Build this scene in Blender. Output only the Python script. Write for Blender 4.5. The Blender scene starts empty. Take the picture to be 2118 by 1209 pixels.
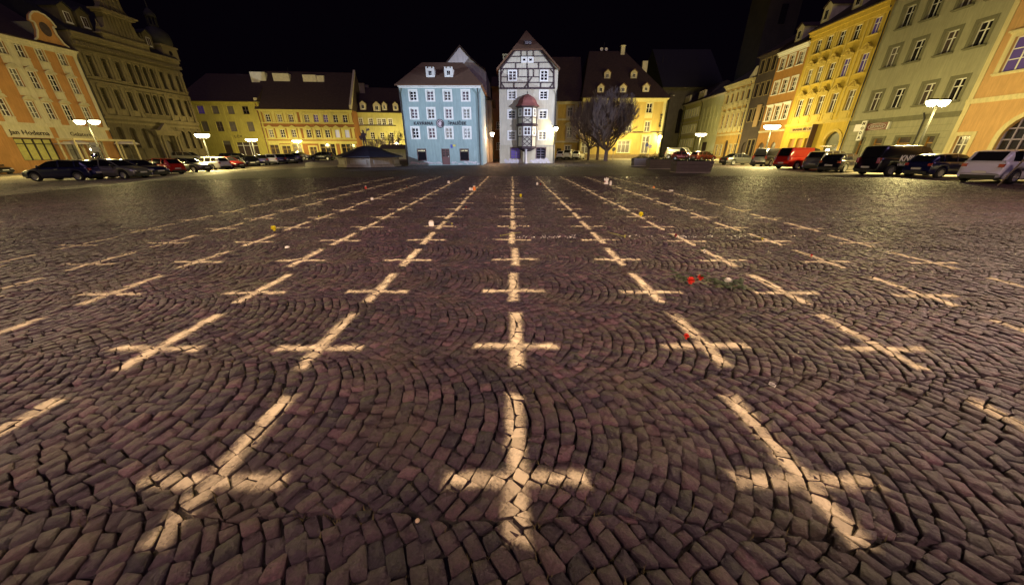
import bpy, math, random
import numpy as np
from mathutils import Vector, Matrix
R = math.radians
rnd = random.Random(7)
scene = bpy.context.scene
COL = scene.collection
# ------------------------------------------------------------------ camera, world, sun, exposure
PITCH, FPX, EYE = R(23.3), 671.0, 1.5
cam = bpy.data.cameras.new('camera'); cam_o = bpy.data.objects.new('camera', cam); COL.objects.link(cam_o)
cam_o.location = (0, 0, EYE); cam_o.rotation_euler = (R(90) - PITCH, 0, 0)
cam.sensor_width = 36; cam.lens = FPX / 2118 * 36; cam.clip_end = 1500; cam.clip_start = 0.05
scene.camera = cam_o
w = bpy.data.worlds.new('World'); scene.world = w; w.use_nodes = True
nt = w.node_tree; bg = nt.nodes['Background']
sky = nt.nodes.new('ShaderNodeTexSky'); sky.sky_type = 'NISHITA'; sky.sun_disc = False
sky.sun_elevation = R(-8); sky.sun_rotation = R(200)
mix = nt.nodes.new('ShaderNodeMix'); mix.data_type = 'RGBA'; mix.inputs[0].default_value = 0.9
mix.inputs[7].default_value = (0.0125, 0.0068, 0.0200, 1)
nt.links.new(sky.outputs[0], mix.inputs[6]); nt.links.new(mix.outputs[2], bg.inputs[0]); bg.inputs[1].default_value = 0.10
sun = bpy.data.lights.new('ambient_fill_sun', 'SUN'); sun.energy = 0.32; sun.angle = R(25); sun.color = (.72, .48, 1.0)  # purple ambient fill added over the whole scene
so = bpy.data.objects.new('ambient_fill_sun', sun); COL.objects.link(so); so.rotation_euler = (R(35), 0, R(20))
scene.view_settings.view_transform = 'Standard'; scene.view_settings.look = 'None'
scene.view_settings.exposure = 0.0; scene.view_settings.gamma = 1.0
scene.cycles.max_bounces = 4; scene.cycles.diffuse_bounces = 2; scene.cycles.glossy_bounces = 2
scene.cycles.transparent_max_bounces = 8; scene.cycles.sample_clamp_indirect = 2.0
scene.cycles.use_denoising = True
SODIUM = (1.0, 0.80, 0.29)
def lamp_light(name, loc, energy, color=SODIUM, radius=0.12, parent=None):
    l = bpy.data.lights.new(name, 'POINT'); l.energy = energy; l.color = color; l.shadow_soft_size = radius
    o = bpy.data.objects.new(name, l); COL.objects.link(o); o.location = loc
    if parent: o.parent = parent
    return o
def spot_light(name, loc, target, energy, color, angle, blend=0.5, radius=0.12):
    l = bpy.data.lights.new(name, 'SPOT'); l.energy = energy; l.color = color; l.spot_size = R(angle); l.spot_blend = blend; l.shadow_soft_size = radius
    o = bpy.data.objects.new(name, l); COL.objects.link(o); o.location = loc
    d = Vector(target) - Vector(loc); o.rotation_euler = d.to_track_quat('-Z', 'Y').to_euler()
    return o
# unseen fill added for the square; two floodlights on the pair of lit houses
WARM = (1.0, 0.67, 0.50)
for x, y, z, e in ((-15.5, 8, 6, 1500), (15, 7.5, 5.5, 3000)):
    lamp_light('square_side_fill', (x, y, z), e, WARM, 0.25)  # added side light out of view, brings out the setts
for x, e in ((-6, 9400), (6.5, 9400)): spot_light('square_centre_fill', (x, -5, 8), (x*.10, 8.5, 0), e, WARM, 62, 1.0, .25)  # added spots from behind, soft cones keep the frame corners dark
spot_light('flood_and_fill_light', (-32, 21, 6), (-2, 49, 5), 46000, (0.64, 0.78, 1.0), 34, .8)
spot_light('flood_and_fill_light', (37, 24, 7), (0, 51, 6), 115000, (0.70, 0.76, 1.0), 28, .8)
spot_light('flood_and_fill_light', (-12, -4, 7), (-6, 47, 5), 6000, (0.66, 0.88, 1.0), 22, .8)  # added frontal fill on the turquoise house, no such lamp

# ------------------------------------------------------------------ projection of the photograph onto the place
SP, CP = math.sin(PITCH), math.cos(PITCH)
def ray(x, y):
    u = (x - 1059) / FPX; v = (y - 604.5) / FPX
    return (u, CP - v * SP, -SP - v * CP)
def sst(a, b, x):
    t = min(1, max(0, (x - a) / (b - a))); return t * t * (3 - 2 * t)
def g(x, y):
    left = -0.016 * max(0, -x - 6) * (1 - sst(35, 75, y)) * sst(3, 14, y)
    return left + 0.55 * sst(48, 76, y)
def G(x, y):
    d = ray(x, y); z = 0.0; t = 1
    for _ in range(40):
        t = (z - EYE) / d[2] if d[2] < -1e-4 else 300
        t = min(t, 260)
        z = 0.6 * z + 0.4 * g(t * d[0], t * d[1])
    return Vector((t * d[0], t * d[1], z))
def at_depth(x, y, Y):
    d = ray(x, y); t = Y / d[1]; return Vector((d[0] * t, Y, EYE + d[2] * t))

# ------------------------------------------------------------------ materials
MATS = {}
def mat(name, color, rough=0.85, metal=0.0, noise=0.0, nscale=6.0, bump=0.0, bscale=60.0, emit=None, estr=0.0, coat=0.0, spec=0.5, col2=None, stretch=None):
    if name in MATS: return MATS[name]
    m = bpy.data.materials.new(name); m.use_nodes = True; nt = m.node_tree; b = nt.nodes['Principled BSDF']
    b.inputs['Base Color'].default_value = (*color, 1); b.inputs['Roughness'].default_value = rough
    b.inputs['Metallic'].default_value = metal; b.inputs['Specular IOR Level'].default_value = spec
    if coat: b.inputs['Coat Weight'].default_value = coat; b.inputs['Coat Roughness'].default_value = 0.06
    tc = nt.nodes.new('ShaderNodeTexCoord'); vec = tc.outputs['Object']
    if stretch:
        mp = nt.nodes.new('ShaderNodeMapping'); mp.inputs['Scale'].default_value = stretch
        nt.links.new(vec, mp.inputs[0]); vec = mp.outputs[0]
    if noise:
        n = nt.nodes.new('ShaderNodeTexNoise'); n.inputs['Scale'].default_value = nscale; n.inputs['Detail'].default_value = 6; n.inputs['Roughness'].default_value = .65
        nt.links.new(vec, n.inputs['Vector'])
        r = nt.nodes.new('ShaderNodeMapRange'); r.inputs[1].default_value = .3; r.inputs[2].default_value = .7
        nt.links.new(n.outputs[0], r.inputs[0])
        mx = nt.nodes.new('ShaderNodeMix'); mx.data_type = 'RGBA'
        c2 = col2 or tuple(c * (1 - noise) for c in color)
        mx.inputs[6].default_value = (*c2, 1); mx.inputs[7].default_value = (*color, 1)
        nt.links.new(r.outputs[0], mx.inputs[0]); nt.links.new(mx.outputs[2], b.inputs['Base Color'])
    if bump:
        n2 = nt.nodes.new('ShaderNodeTexNoise'); n2.inputs['Scale'].default_value = bscale; n2.inputs['Detail'].default_value = 5
        nt.links.new(vec, n2.inputs['Vector'])
        bp = nt.nodes.new('ShaderNodeBump'); bp.inputs['Strength'].default_value = bump; bp.inputs['Distance'].default_value = .02
        nt.links.new(n2.outputs[0], bp.inputs['Height']); nt.links.new(bp.outputs[0], b.inputs['Normal'])
    if emit:
        b.inputs['Emission Color'].default_value = (*emit, 1); b.inputs['Emission Strength'].default_value = estr
    MATS[name] = m; return m
def plaster(name, c, n=.22):
    """render with broad weather staining, vertical run marks and a fine grain"""
    if name in MATS: return MATS[name]
    m = mat(name, c, .92, noise=n, nscale=.7, bump=.25, bscale=45)
    nt = m.node_tree; b = nt.nodes['Principled BSDF']; src = b.inputs['Base Color'].links[0].from_socket
    tc = nt.nodes.new('ShaderNodeTexCoord'); mp = nt.nodes.new('ShaderNodeMapping'); mp.inputs['Scale'].default_value = (3.2, 3.2, .35)
    n1 = nt.nodes.new('ShaderNodeTexNoise'); n1.inputs['Scale'].default_value = 1.6; n1.inputs['Detail'].default_value = 8; n1.inputs['Roughness'].default_value = .75
    nt.links.new(tc.outputs['Object'], mp.inputs[0]); nt.links.new(mp.outputs[0], n1.inputs['Vector'])
    r = nt.nodes.new('ShaderNodeMapRange'); r.inputs[1].default_value = .42; r.inputs[2].default_value = .62; r.inputs[3].default_value = .80; r.inputs[4].default_value = 1.0
    nt.links.new(n1.outputs[0], r.inputs[0])
    mx = nt.nodes.new('ShaderNodeMix'); mx.data_type = 'RGBA'; mx.blend_type = 'MULTIPLY'; mx.inputs[0].default_value = 1
    nt.links.new(src, mx.inputs[6]); nt.links.new(r.outputs[0], mx.inputs[7]); nt.links.new(mx.outputs[2], b.inputs['Base Color'])
    return m
WHITE = mat('white_paint', (.72, .72, .70), .5)
CREAM = plaster('cream_trim', (.62, .56, .40), .15)
DARKW = mat('dark_wood', (.045, .028, .022), .7, noise=.3, nscale=8)
ROOF = mat('roof_tiles_dark', (.060, .036, .028), .9, noise=.45, nscale=3, bump=.5, bscale=14)
ROOFB = mat('roof_tiles_brown', (.15, .078, .044), .9, noise=.35, nscale=4, bump=.6, bscale=16)
SLATE = mat('slate_roof', (.018, .017, .018), .8, noise=.4, nscale=3)
METAL = mat('painted_metal_dark', (.022, .022, .024), .6, .0)
STEEL = mat('galvanised_steel', (.45, .45, .44), .4, .8)
GLASS = mat('window_pane_dark', (.014, .012, .016), .08, spec=.6)
GLASSC = mat('window_pane_curtained', (.20, .18, .17), .25, spec=.6, noise=.5, nscale=3, stretch=(9, 1, 1))
GLASSV = mat('pane_violet_reflection', (.10, .07, .24), .2, spec=.6, emit=(.22, .10, .85), estr=.05)  # violet reflection put into the pane as colour and weak glow
GLASSL = mat('window_pane_lit', (.4, .4, .5), .3, emit=(.62, .68, 1.0), estr=.28)
GLASSW = mat('shop_pane_lit', (.3, .25, .05), .3, noise=.6, nscale=3, emit=(.75, .60, .10), estr=.22)
GLASSR = mat('window_pane_brown', (.10, .075, .075), .15, spec=.6, noise=.5, nscale=2.5)
LAMPM = mat('lamp_glow', (1, .9, .5), .4, emit=(1.0, .88, .50), estr=22)
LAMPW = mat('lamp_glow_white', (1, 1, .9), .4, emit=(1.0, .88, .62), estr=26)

GLASSB = mat('window_pane_blind', (.16, .13, .09), .35, spec=.6, noise=.35, nscale=2, stretch=(1, 1, 14))
# ------------------------------------------------------------------ mesh helper
class MB:
    def __init__(s): s.v = []; s.f = []
    def add(s, vs, fs):
        o = len(s.v); s.v += [tuple(p) for p in vs]; s.f += [tuple(i + o for i in f) for f in fs]; return s
    def box(s, x0, x1, y0, y1, z0, z1):
        return s.add([(x0,y0,z0),(x1,y0,z0),(x1,y1,z0),(x0,y1,z0),(x0,y0,z1),(x1,y0,z1),(x1,y1,z1),(x0,y1,z1)],
                     [(0,3,2,1),(4,5,6,7),(0,1,5,4),(1,2,6,5),(2,3,7,6),(3,0,4,7)])
    def prism(s, poly, y0, y1):
        n = len(poly); vs = [(x, y0, z) for x, z in poly] + [(x, y1, z) for x, z in poly]
        return s.add(vs, [tuple(range(n)), tuple(range(2*n-1, n-1, -1))] + [(i, i+n, (i+1) % n + n, (i+1) % n) for i in range(n)])
    def quad(s, *p): return s.add(p, [tuple(range(len(p)))])
    def tube(s, a, b, r0, r1=None, n=6, caps=True):
        a = Vector(a); b = Vector(b); r1 = r0 if r1 is None else r1
        d = (b - a); 
        if d.length < 1e-6: return s
        d.normalize(); u = d.orthogonal().normalized(); w_ = d.cross(u)
        vs = []
        for c, r in ((a, r0), (b, r1)):
            for i in range(n):
                t = 2 * math.pi * i / n; vs.append(c + (u * math.cos(t) + w_ * math.sin(t)) * r)
        fs = [(i, (i+1) % n, (i+1) % n + n, i + n) for i in range(n)]
        if caps: fs += [tuple(range(n-1, -1, -1)), tuple(range(n, 2*n))]
        return s.add(vs, fs)
    def bar(s, p, q, w_, y0, y1):
        """flat timber between two points of the facade plane"""
        p = Vector((p[0], p[1])); q = Vector((q[0], q[1])); d = (q - p).normalized(); n_ = Vector((-d.y, d.x)) * w_ / 2
        return s.prism([tuple(p - n_), tuple(q - n_), tuple(q + n_), tuple(p + n_)], y0, y1)
    def lathe(s, prof, c=(0, 0, 0), n=12, arc=2*math.pi, a0=0):
        full = abs(arc - 2*math.pi) < 1e-6; m = n if full else n + 1; vs = []
        for r, z in prof:
            for i in range(m):
                t = a0 + arc * i / n; vs.append((c[0] + r * math.cos(t), c[1] + r * math.sin(t), c[2] + z))
        fs = []
        for k in range(len(prof) - 1):
            for i in range(n if full else m - 1):
                j = (i + 1) % m; fs.append((k*m+i, k*m+j, (k+1)*m+j, (k+1)*m+i))
        return s.add(vs, fs)
    def mesh(s, name, m, smooth=False):
        me = bpy.data.meshes.new(name); me.from_pydata(s.v, [], s.f); me.materials.append(m)
        if smooth: me.polygons.foreach_set('use_smooth', [True] * len(me.polygons))
        me.update(); return me
    def obj(s, name, m, parent=None, loc=(0, 0, 0), smooth=False, rot=None, kind=None):
        return link(name, s.mesh(name, m, smooth), parent, loc, rot, kind)
def link(name, me, parent=None, loc=(0, 0, 0), rot=None, kind=None, scale=None):
    o = bpy.data.objects.new(name, me); COL.objects.link(o); o.location = loc
    if rot: o.rotation_euler = rot
    if scale: o.scale = scale
    if parent: o.parent = parent
    if kind: o['kind'] = kind
    return o
def tag(o, label, cat, group=None):
    o['label'] = label; o['category'] = cat
    if group: o['group'] = group
    return o
def thing(name, label, cat, loc, rz=0, group=None):
    o = bpy.data.objects.new(name, None); COL.objects.link(o); o.location = loc; o.rotation_euler = (0, 0, rz); o.empty_display_size = .3
    return tag(o, label, cat, group)
def copy_tree(o, parent=None):
    c = o.copy(); COL.objects.link(c)
    if parent: c.parent = parent
    for ch in o.children: copy_tree(ch, c)
    return c
def text(s, size, name, m, parent, loc, rot=(R(90), 0, 0), depth=.015, space=1.0, shear=0, bold=0.0, align='CENTER'):
    cu = bpy.data.curves.new('t', 'FONT'); cu.body = s; cu.size = size; cu.extrude = depth; cu.align_x = align; cu.align_y = 'CENTER'
    cu.space_character = space; cu.shear = shear; cu.offset = bold; cu.resolution_u = 2
    to = bpy.data.objects.new('t', cu); COL.objects.link(to)
    dg = bpy.context.evaluated_depsgraph_get(); me = bpy.data.meshes.new_from_object(to.evaluated_get(dg))
    bpy.data.objects.remove(to); bpy.data.curves.remove(cu); me.materials.clear(); me.materials.append(m); me.name = name
    return link(name, me, parent, loc, rot)

# ------------------------------------------------------------------ buildings
class House:
    def __init__(s, name, label, cat, P0, P1, depth, top, wall, base=-1.2):
        s.P0 = Vector(P0); d = Vector(P1) - s.P0; s.L = d.length; s.e = d / s.L; s.n = Vector((-s.e.y, s.e.x))
        s.root = thing(name, label, cat, (P0[0], P0[1], 0), math.atan2(d.y, d.x)); s.depth = depth; s.top = top; s.base = base; s.wall = wall
        s.open = []; s.gs = g(P0[0], P0[1]); s.cache = {}
    def px(s, x, y, d=0.0):
        """photo pixel -> (along, height) on the plane d metres behind the facade"""
        r = ray(x, y); o = s.P0 + s.n * d
        det = r[0] * (-s.e.y) + r[1] * s.e.x
        t = (o.x * (-s.e.y) + o.y * s.e.x) / det
        return ((t * r[0] - o.x) * s.e.x + (t * r[1] - o.y) * s.e.y, EYE + t * r[2])
    def part(s, mb, name, m, parent=None, smooth=False, loc=(0, 0, 0)): return mb.obj(name, m, parent or s.root, loc, smooth)
    def cached(s, key, f):
        if key not in s.cache: s.cache[key] = f()
        return s.cache[key]
    def hole(s, x0, x1, z0, z1, arch=0): s.open.append((round(x0, 3), round(x1, 3), round(z0, 3), round(z1, 3), arch))
    def win(s, x, z, w_, h, kind='cross', frame=WHITE, pane=GLASS, sur=None, sw=.16, sill=True, ped=None, arch=0, rec=.16, surm=None, sp=.05, apron=0, rows=None, name='window', bw=.075, pedm=None):
        """x: centre, z: bottom of the opening"""
        w_ = round(w_, 2); h = round(h, 2)
        if pane is GLASSR: pane = rnd.choice((GLASSR, GLASSR, GLASS, GLASSC, GLASSB))
        s.hole(x - w_/2, x + w_/2, z, z + h, arch)
        f = bw
        def mkf():
            m = MB(); y0, y1 = rec, rec + .05
            m.box(-w_/2, -w_/2+f, y0, y1, 0, h).box(w_/2-f, w_/2, y0, y1, 0, h).box(-w_/2+f, w_/2-f, y0, y1, 0, f).box(-w_/2+f, w_/2-f, y0, y1, h-f, h)
            if kind in ('cross', 'six', 'four'): m.box(-f*.6, f*.6, y0-.01, y1, f, h-f)
            hs = {'cross': [.66], 'six': [.36, .66], 'four': [.5], 'plain': [], 'triple': [.7]}[kind]
            if rows: hs = rows
            for q in hs:
                m.box(-w_/2+f, -f*.6, y0, y1-.01, h*q-f*.45, h*q+f*.45) if kind != 'plain' else None
                m.box(f*.6, w_/2-f, y0, y1-.01, h*q-f*.45, h*q+f*.45)
            if kind == 'triple':
                for q in (-1, 1): m.box(q*w_/6-f*.5, q*w_/6+f*.5, y0, y1, f, h-f)
            return m.mesh('window', frame)
        key = (w_, h, kind, rec, tuple(rows or ()), bw, frame.name)
        o = link(name, s.cached(('f',) + key, mkf), s.root, (x, 0, z))
        def mkp(): return MB().box(-w_/2+f*.5, w_/2-f*.5, rec+.02, rec+.03, f*.5, h-f*.5).mesh('pane', pane)
        link('pane', s.cached(('p', w_, h, pane.name, rec), mkp), o)
        if sur:
            def mks():
                m = MB(); W = w_/2 + sw
                m.box(-W, -w_/2, -sp, .01, -sw*.6, h+sw).box(w_/2, W, -sp, .01, -sw*.6, h+sw).box(-w_/2, w_/2, -sp, .01, h, h+sw).box(-w_/2, w_/2, -sp, .01, -sw*.6, 0)
                if arch: m.prism(arch_band(w_, h, arch, sw), -sp-.02, .01)
                return m.mesh('surround', surm or CREAM)
            link('surround', s.cached(('s', w_, h, sw, sp, arch), mks), o)
        if sill:
            def mksl(): return MB().box(-w_/2-sw*1.1, w_/2+sw*1.1, -.16, rec-.01, -.10, 0).mesh('sill', surm or CREAM)
            link('sill', s.cached(('l', w_, sw), mksl), o)
        if ped:
            def mkpd():
                m = MB(); W = w_/2 + sw*1.5; b = h + sw + .04
                if ped == 'flat': m.box(-W, W, -.22, 0, b, b+.12).box(-W*.93, W*.93, -.12, 0, b-.1, b)
                if ped == 'tri': m.prism([(-W, b), (W, b), (0, b + W*.55)], -.14, 0); m.bar((-W-.03, b), (0, b+W*.6), .09, -.24, -.14); m.bar((W+.03, b), (0, b+W*.6), .09, -.24, -.14); m.box(-W, W, -.24, -.14, b-.1, b)
                if ped == 'arc':
                    P = [(W*math.cos(t), b + W*.62*math.sin(t)) for t in [math.pi*i/10 for i in range(11)]]
                    m.prism(P[::-1], -.12, 0)
                    for i in range(2, 8): m.bar(P[i], P[i+1], .10, -.30, -.12)
                    m.bar((W*1.08, b+.02), P[2], .10, -.22, -.12); m.bar((-W*1.08, b+.02), P[8], .10, -.22, -.12)
                if ped == 'rococo':
                    P = [(-W, b), (-W*.95, b+.18), (-W*.6, b+.25), (-W*.35, b+.55), (0, b+.72), (W*.35, b+.55), (W*.6, b+.25), (W*.95, b+.18), (W, b)]
                    m.prism(P[::-1], -.10, 0)
                    for i in range(1, 7): m.bar(P[i], P[i+1], .08, -.34, -.10)
                    for q in range(9): a = rnd.uniform(0, 6.28); m.box(*(lambda X, Z, r_: (X-r_, X+r_, -.17, -.10, Z-r_, Z+r_))(rnd.uniform(-.4, .4)*W, b+.12+rnd.uniform(0, .35), rnd.uniform(.04, .08)))
                return m.mesh('pediment', pedm or surm or CREAM)
            link('pediment', s.cached(('d', w_, h, ped, sw), mkpd), o)
        if apron:
            def mka(): return MB().box(-w_/2-sw, w_/2+sw, -.06, 0, -apron, -.11).box(-w_/2, w_/2, -.09, -.06, -apron+.1, -.22).mesh('apron_panel', surm or CREAM)
            link('apron_panel', s.cached(('a', w_, apron), mka), o)
        return o
    def arch_fill(s, m):
        for x0, x1, z0, z1, a in s.open:
            if a:
                c = (x0+x1)/2; r = (x1-x0)/2; rise = a if a > .05 else r; n_ = 8
                P = [(c + r*math.cos(t), z1 - rise + rise*math.sin(t)) for t in [math.pi*i/(2*n_) for i in range(2*n_+1)]]
                for k in range(n_): m.quad((P[k][0],0,P[k][1]), (x1,0,z1), (P[k+1][0],0,P[k+1][1]))
                for k in range(n_, 2*n_): m.quad((P[k][0],0,P[k][1]), (x0,0,z1), (P[k+1][0],0,P[k+1][1]))
                m.quad((P[0][0],0,P[0][1]), (P[0][0],0,P[0][1]+.001), (x1,0,z1)); 
                for k in range(2*n_): m.quad((P[k][0],0,P[k][1]), (P[k+1][0],0,P[k+1][1]), (P[k+1][0],.3,P[k+1][1]), (P[k][0],.3,P[k][1]))
    def build_wall(s, reveal=.3, gable=None, side=None, back=True):
        m = MB(); L, H = s.L, s.top
        xs = sorted({0.0, round(L, 3)} | {v for o in s.open for v in o[:2] if 0 < v < L}); zs = sorted({s.base, H} | {v for o in s.open for v in o[2:4] if s.base < v < H})
        for i in range(len(xs)-1):
            # merge vertically
            run = None
            for k in range(len(zs)-1):
                cx, cz = (xs[i]+xs[i+1])/2, (zs[k]+zs[k+1])/2
                inside = any(o[0] < cx < o[1] and o[2] < cz < o[3] for o in s.open)
                if not inside and run is None: run = zs[k]
                if inside and run is not None: m.quad((xs[i],0,run),(xs[i+1],0,run),(xs[i+1],0,zs[k]),(xs[i],0,zs[k])); run = None
            if run is not None: m.quad((xs[i],0,run),(xs[i+1],0,run),(xs[i+1],0,H),(xs[i],0,H))
        d = reveal
        for x0, x1, z0, z1, a in s.open:
            m.quad((x0,0,z0),(x0,d,z0),(x0,d,z1),(x0,0,z1)); m.quad((x1,0,z0),(x1,0,z1),(x1,d,z1),(x1,d,z0))
            m.quad((x0,0,z1),(x0,d,z1),(x1,d,z1),(x1,0,z1)); m.quad((x0,0,z0),(x1,0,z0),(x1,d,z0),(x0,d,z0))
            m.quad((x0,d,z0),(x1,d,z0),(x1,d,z1),(x0,d,z1))
        s.arch_fill(m)
        D = s.depth
        m.quad((0,0,s.base),(0,0,H),(0,D,H),(0,D,s.base)); m.quad((L,0,s.base),(L,D,s.base),(L,D,H),(L,0,H))
        if back: m.quad((0,D,s.base),(0,D,H),(L,D,H),(L,D,s.base))
        m.quad((0,0,H),(L,0,H),(L,D,H),(0,D,H))
        if gable: m.prism(gable, 0, D)
        return s.part(m, 'wall', s.wall)
    def band(s, z, h=.22, out=.14, m=None, name='string_course', x0=0, x1=None):
        x1 = s.L if x1 is None else x1
        mb = MB().box(x0, x1, -out, .0, z, z+h).box(x0, x1, -out*.55, 0, z-h*.5, z)
        return s.part(mb, name, m or CREAM)
    def cornice(s, h=.5, out=.45, m=None):
        L = s.L; z = s.top
        mb = MB().box(-.05, L+.05, -out, .0, z-.14, z+.02).box(0, L, -out*.7, 0, z-h*.55, z-.14).box(0, L, -out*.3, 0, z-h, z-h*.55)
        return s.part(mb, 'cornice', m or CREAM)
    def roof(s, zr, ridge_y=None, hip0=0., hip1=0., over=.5, m=None, off=.04):
        L, D = s.L, s.depth; ry = D/2 if ridge_y is None else ridge_y; z0 = s.top + off; mb = MB()
        a, b, c, d = (-.15*(hip0 == 0)-over*(hip0 > 0)*.6, -over, z0), (L+.15*(hip1 == 0)+over*(hip1 > 0)*.6, -over, z0), (L+.15+over*(hip1 > 0)*.4, D+over, z0), (-.15-over*(hip0 > 0)*.4, D+over, z0)
        e, f = (hip0-.15*(hip0 == 0), ry, zr), (L-hip1+.15*(hip1 == 0), ry, zr)
        mb.add([a, b, c, d, e, f], [(0,1,5,4), (1,2,5), (2,3,4,5), (3,0,4), (3,2,1,0)])
        # ribs of tile courses near the eaves give the edge a thickness
        mb.box(a[0], b[0], -over-.02, -over+.06, z0-.1, z0+.02)
        o = s.part(mb, 'roof', m or ROOF)
        s.rf = (over, z0, ry, zr); return o
    def roof_y(s, z):
        over, z0, ry, zr = s.rf; return -over + (z - z0) / (zr - z0) * (ry + over)
    def dormer(s, x, z, w_, h, kind='gable', m=None, rm=None, front=None, pane=GLASS, frame=WHITE):
        y = s.roof_y(z) - .02; over, z0, ry, zr = s.rf; dy = (h*1.15) / (zr-z0) * (ry+over); m = m or s.wall
        mb = MB().box(-w_/2, w_/2, 0, dy, 0, h)
        if kind == 'gable': mb.prism([(-w_/2, h), (w_/2, h), (0, h+w_*.4)], 0.01, dy*1.25)
        if kind == 'crow':
            for i, (a_, b_) in enumerate(((-.5, -.32), (-.16, .16), (.32, .5))): mb.box(a_*w_, b_*w_, 0, .2, h, h+.14)
        o = s.part(mb, 'dormer', m, loc=(x, y, z))
        ww, wh = w_*.46, h*.62
        fb = MB().box(-ww/2, ww/2, -.04, 0, h*.16, h*.16+wh).box(-ww/2-.06, ww/2+.06, -.07, 0, h*.08, h*.16)
        fb.obj('window_frame', frame, o)
        MB().box(-ww/2+.06, -.025, -.06, -.04, h*.16+.06, h*.16+wh-.06).box(.025, ww/2-.06, -.06, -.04, h*.16+.06, h*.16+wh-.06).obj('pane', pane, o)
        if kind != 'crow':
            r = MB(); q = w_/2 + .12
            for sg in (-1, 1): r.add([(sg*q, -.15, h-.04), (sg*q, dy, h-.04), (0, dy*1.25, h+w_*.4+.06), (0, -.15, h+w_*.4+.06), (sg*q, -.15, h+.05), (sg*q, dy, h+.05), (0, dy*1.25, h+w_*.4+.14), (0, -.15, h+w_*.4+.14)], [(0,1,2,3), (4,5,6,7), (0,3,7,4), (0,1,5,4)])
            r.obj('dormer_roof', rm or ROOF, o)
        return o
    def pipe(s, x, z1=None, m=None, z0=None):
        z1 = s.top - .3 if z1 is None else z1
        return s.part(MB().tube((x, -.09, (z0 if z0 is not None else 0)), (x, -.09, z1-.5), .065).tube((x, -.09, z1-.5), (x, -.35, z1), .065), 'downpipe', m or METAL)
    def avgrow(s, pts, d=0): q = [s.px(x, y, d) for x, y in pts]; return [a for a, _ in q], sum(b for _, b in q)/len(q)
def arch_band(w_, h, a, sw):
    r = w_/2; rise = a if a > .05 else r
    o_ = [((r+sw)*math.cos(t), h - rise + (rise+sw)*math.sin(t)) for t in [math.pi*i/12 for i in range(13)]]
    i_ = [((r)*math.cos(t), h - rise + (rise)*math.sin(t)) for t in [math.pi*i/12 for i in range(12, -1, -1)]]
    return o_ + i_
def chim(parent, x, y, z0, z1, w_, d, m, cap=True):
    mb = MB().box(x-w_/2, x+w_/2, y, y+d, z0, z1)
    if cap: mb.box(x-w_/2-.08, x+w_/2+.08, y-.08, y+d+.08, z1, z1+.12)
    return mb.obj('chimney', m, parent)
# ------------------------------------------------------------------ ground
def np_mesh(name, V, polys, m, tone=None):
    """polys: list of (nverts-array 2D); tone: per polygon values"""
    me = bpy.data.meshes.new(name); V = np.asarray(V, np.float32); me.vertices.add(len(V)); me.vertices.foreach_set('co', V.ravel())
    nl = sum(p.size for p in polys); npol = sum(len(p) for p in polys); me.loops.add(nl); me.polygons.add(npol)
    li = np.concatenate([p.ravel() for p in polys]).astype(np.int32); tot = np.concatenate([np.full(len(p), p.shape[1], np.int32) for p in polys])
    st = np.concatenate([[0], np.cumsum(tot)[:-1]]).astype(np.int32)
    me.loops.foreach_set('vertex_index', li); me.polygons.foreach_set('loop_start', st); me.polygons.foreach_set('loop_total', tot)
    me.materials.append(m); me.update(calc_edges=True); me.validate()
    if tone is not None:
        a = me.attributes.new('tone', 'FLOAT', 'FACE')
        if len(a.data) == len(tone): a.data.foreach_set('value', np.asarray(tone, np.float32))
    return me
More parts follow.
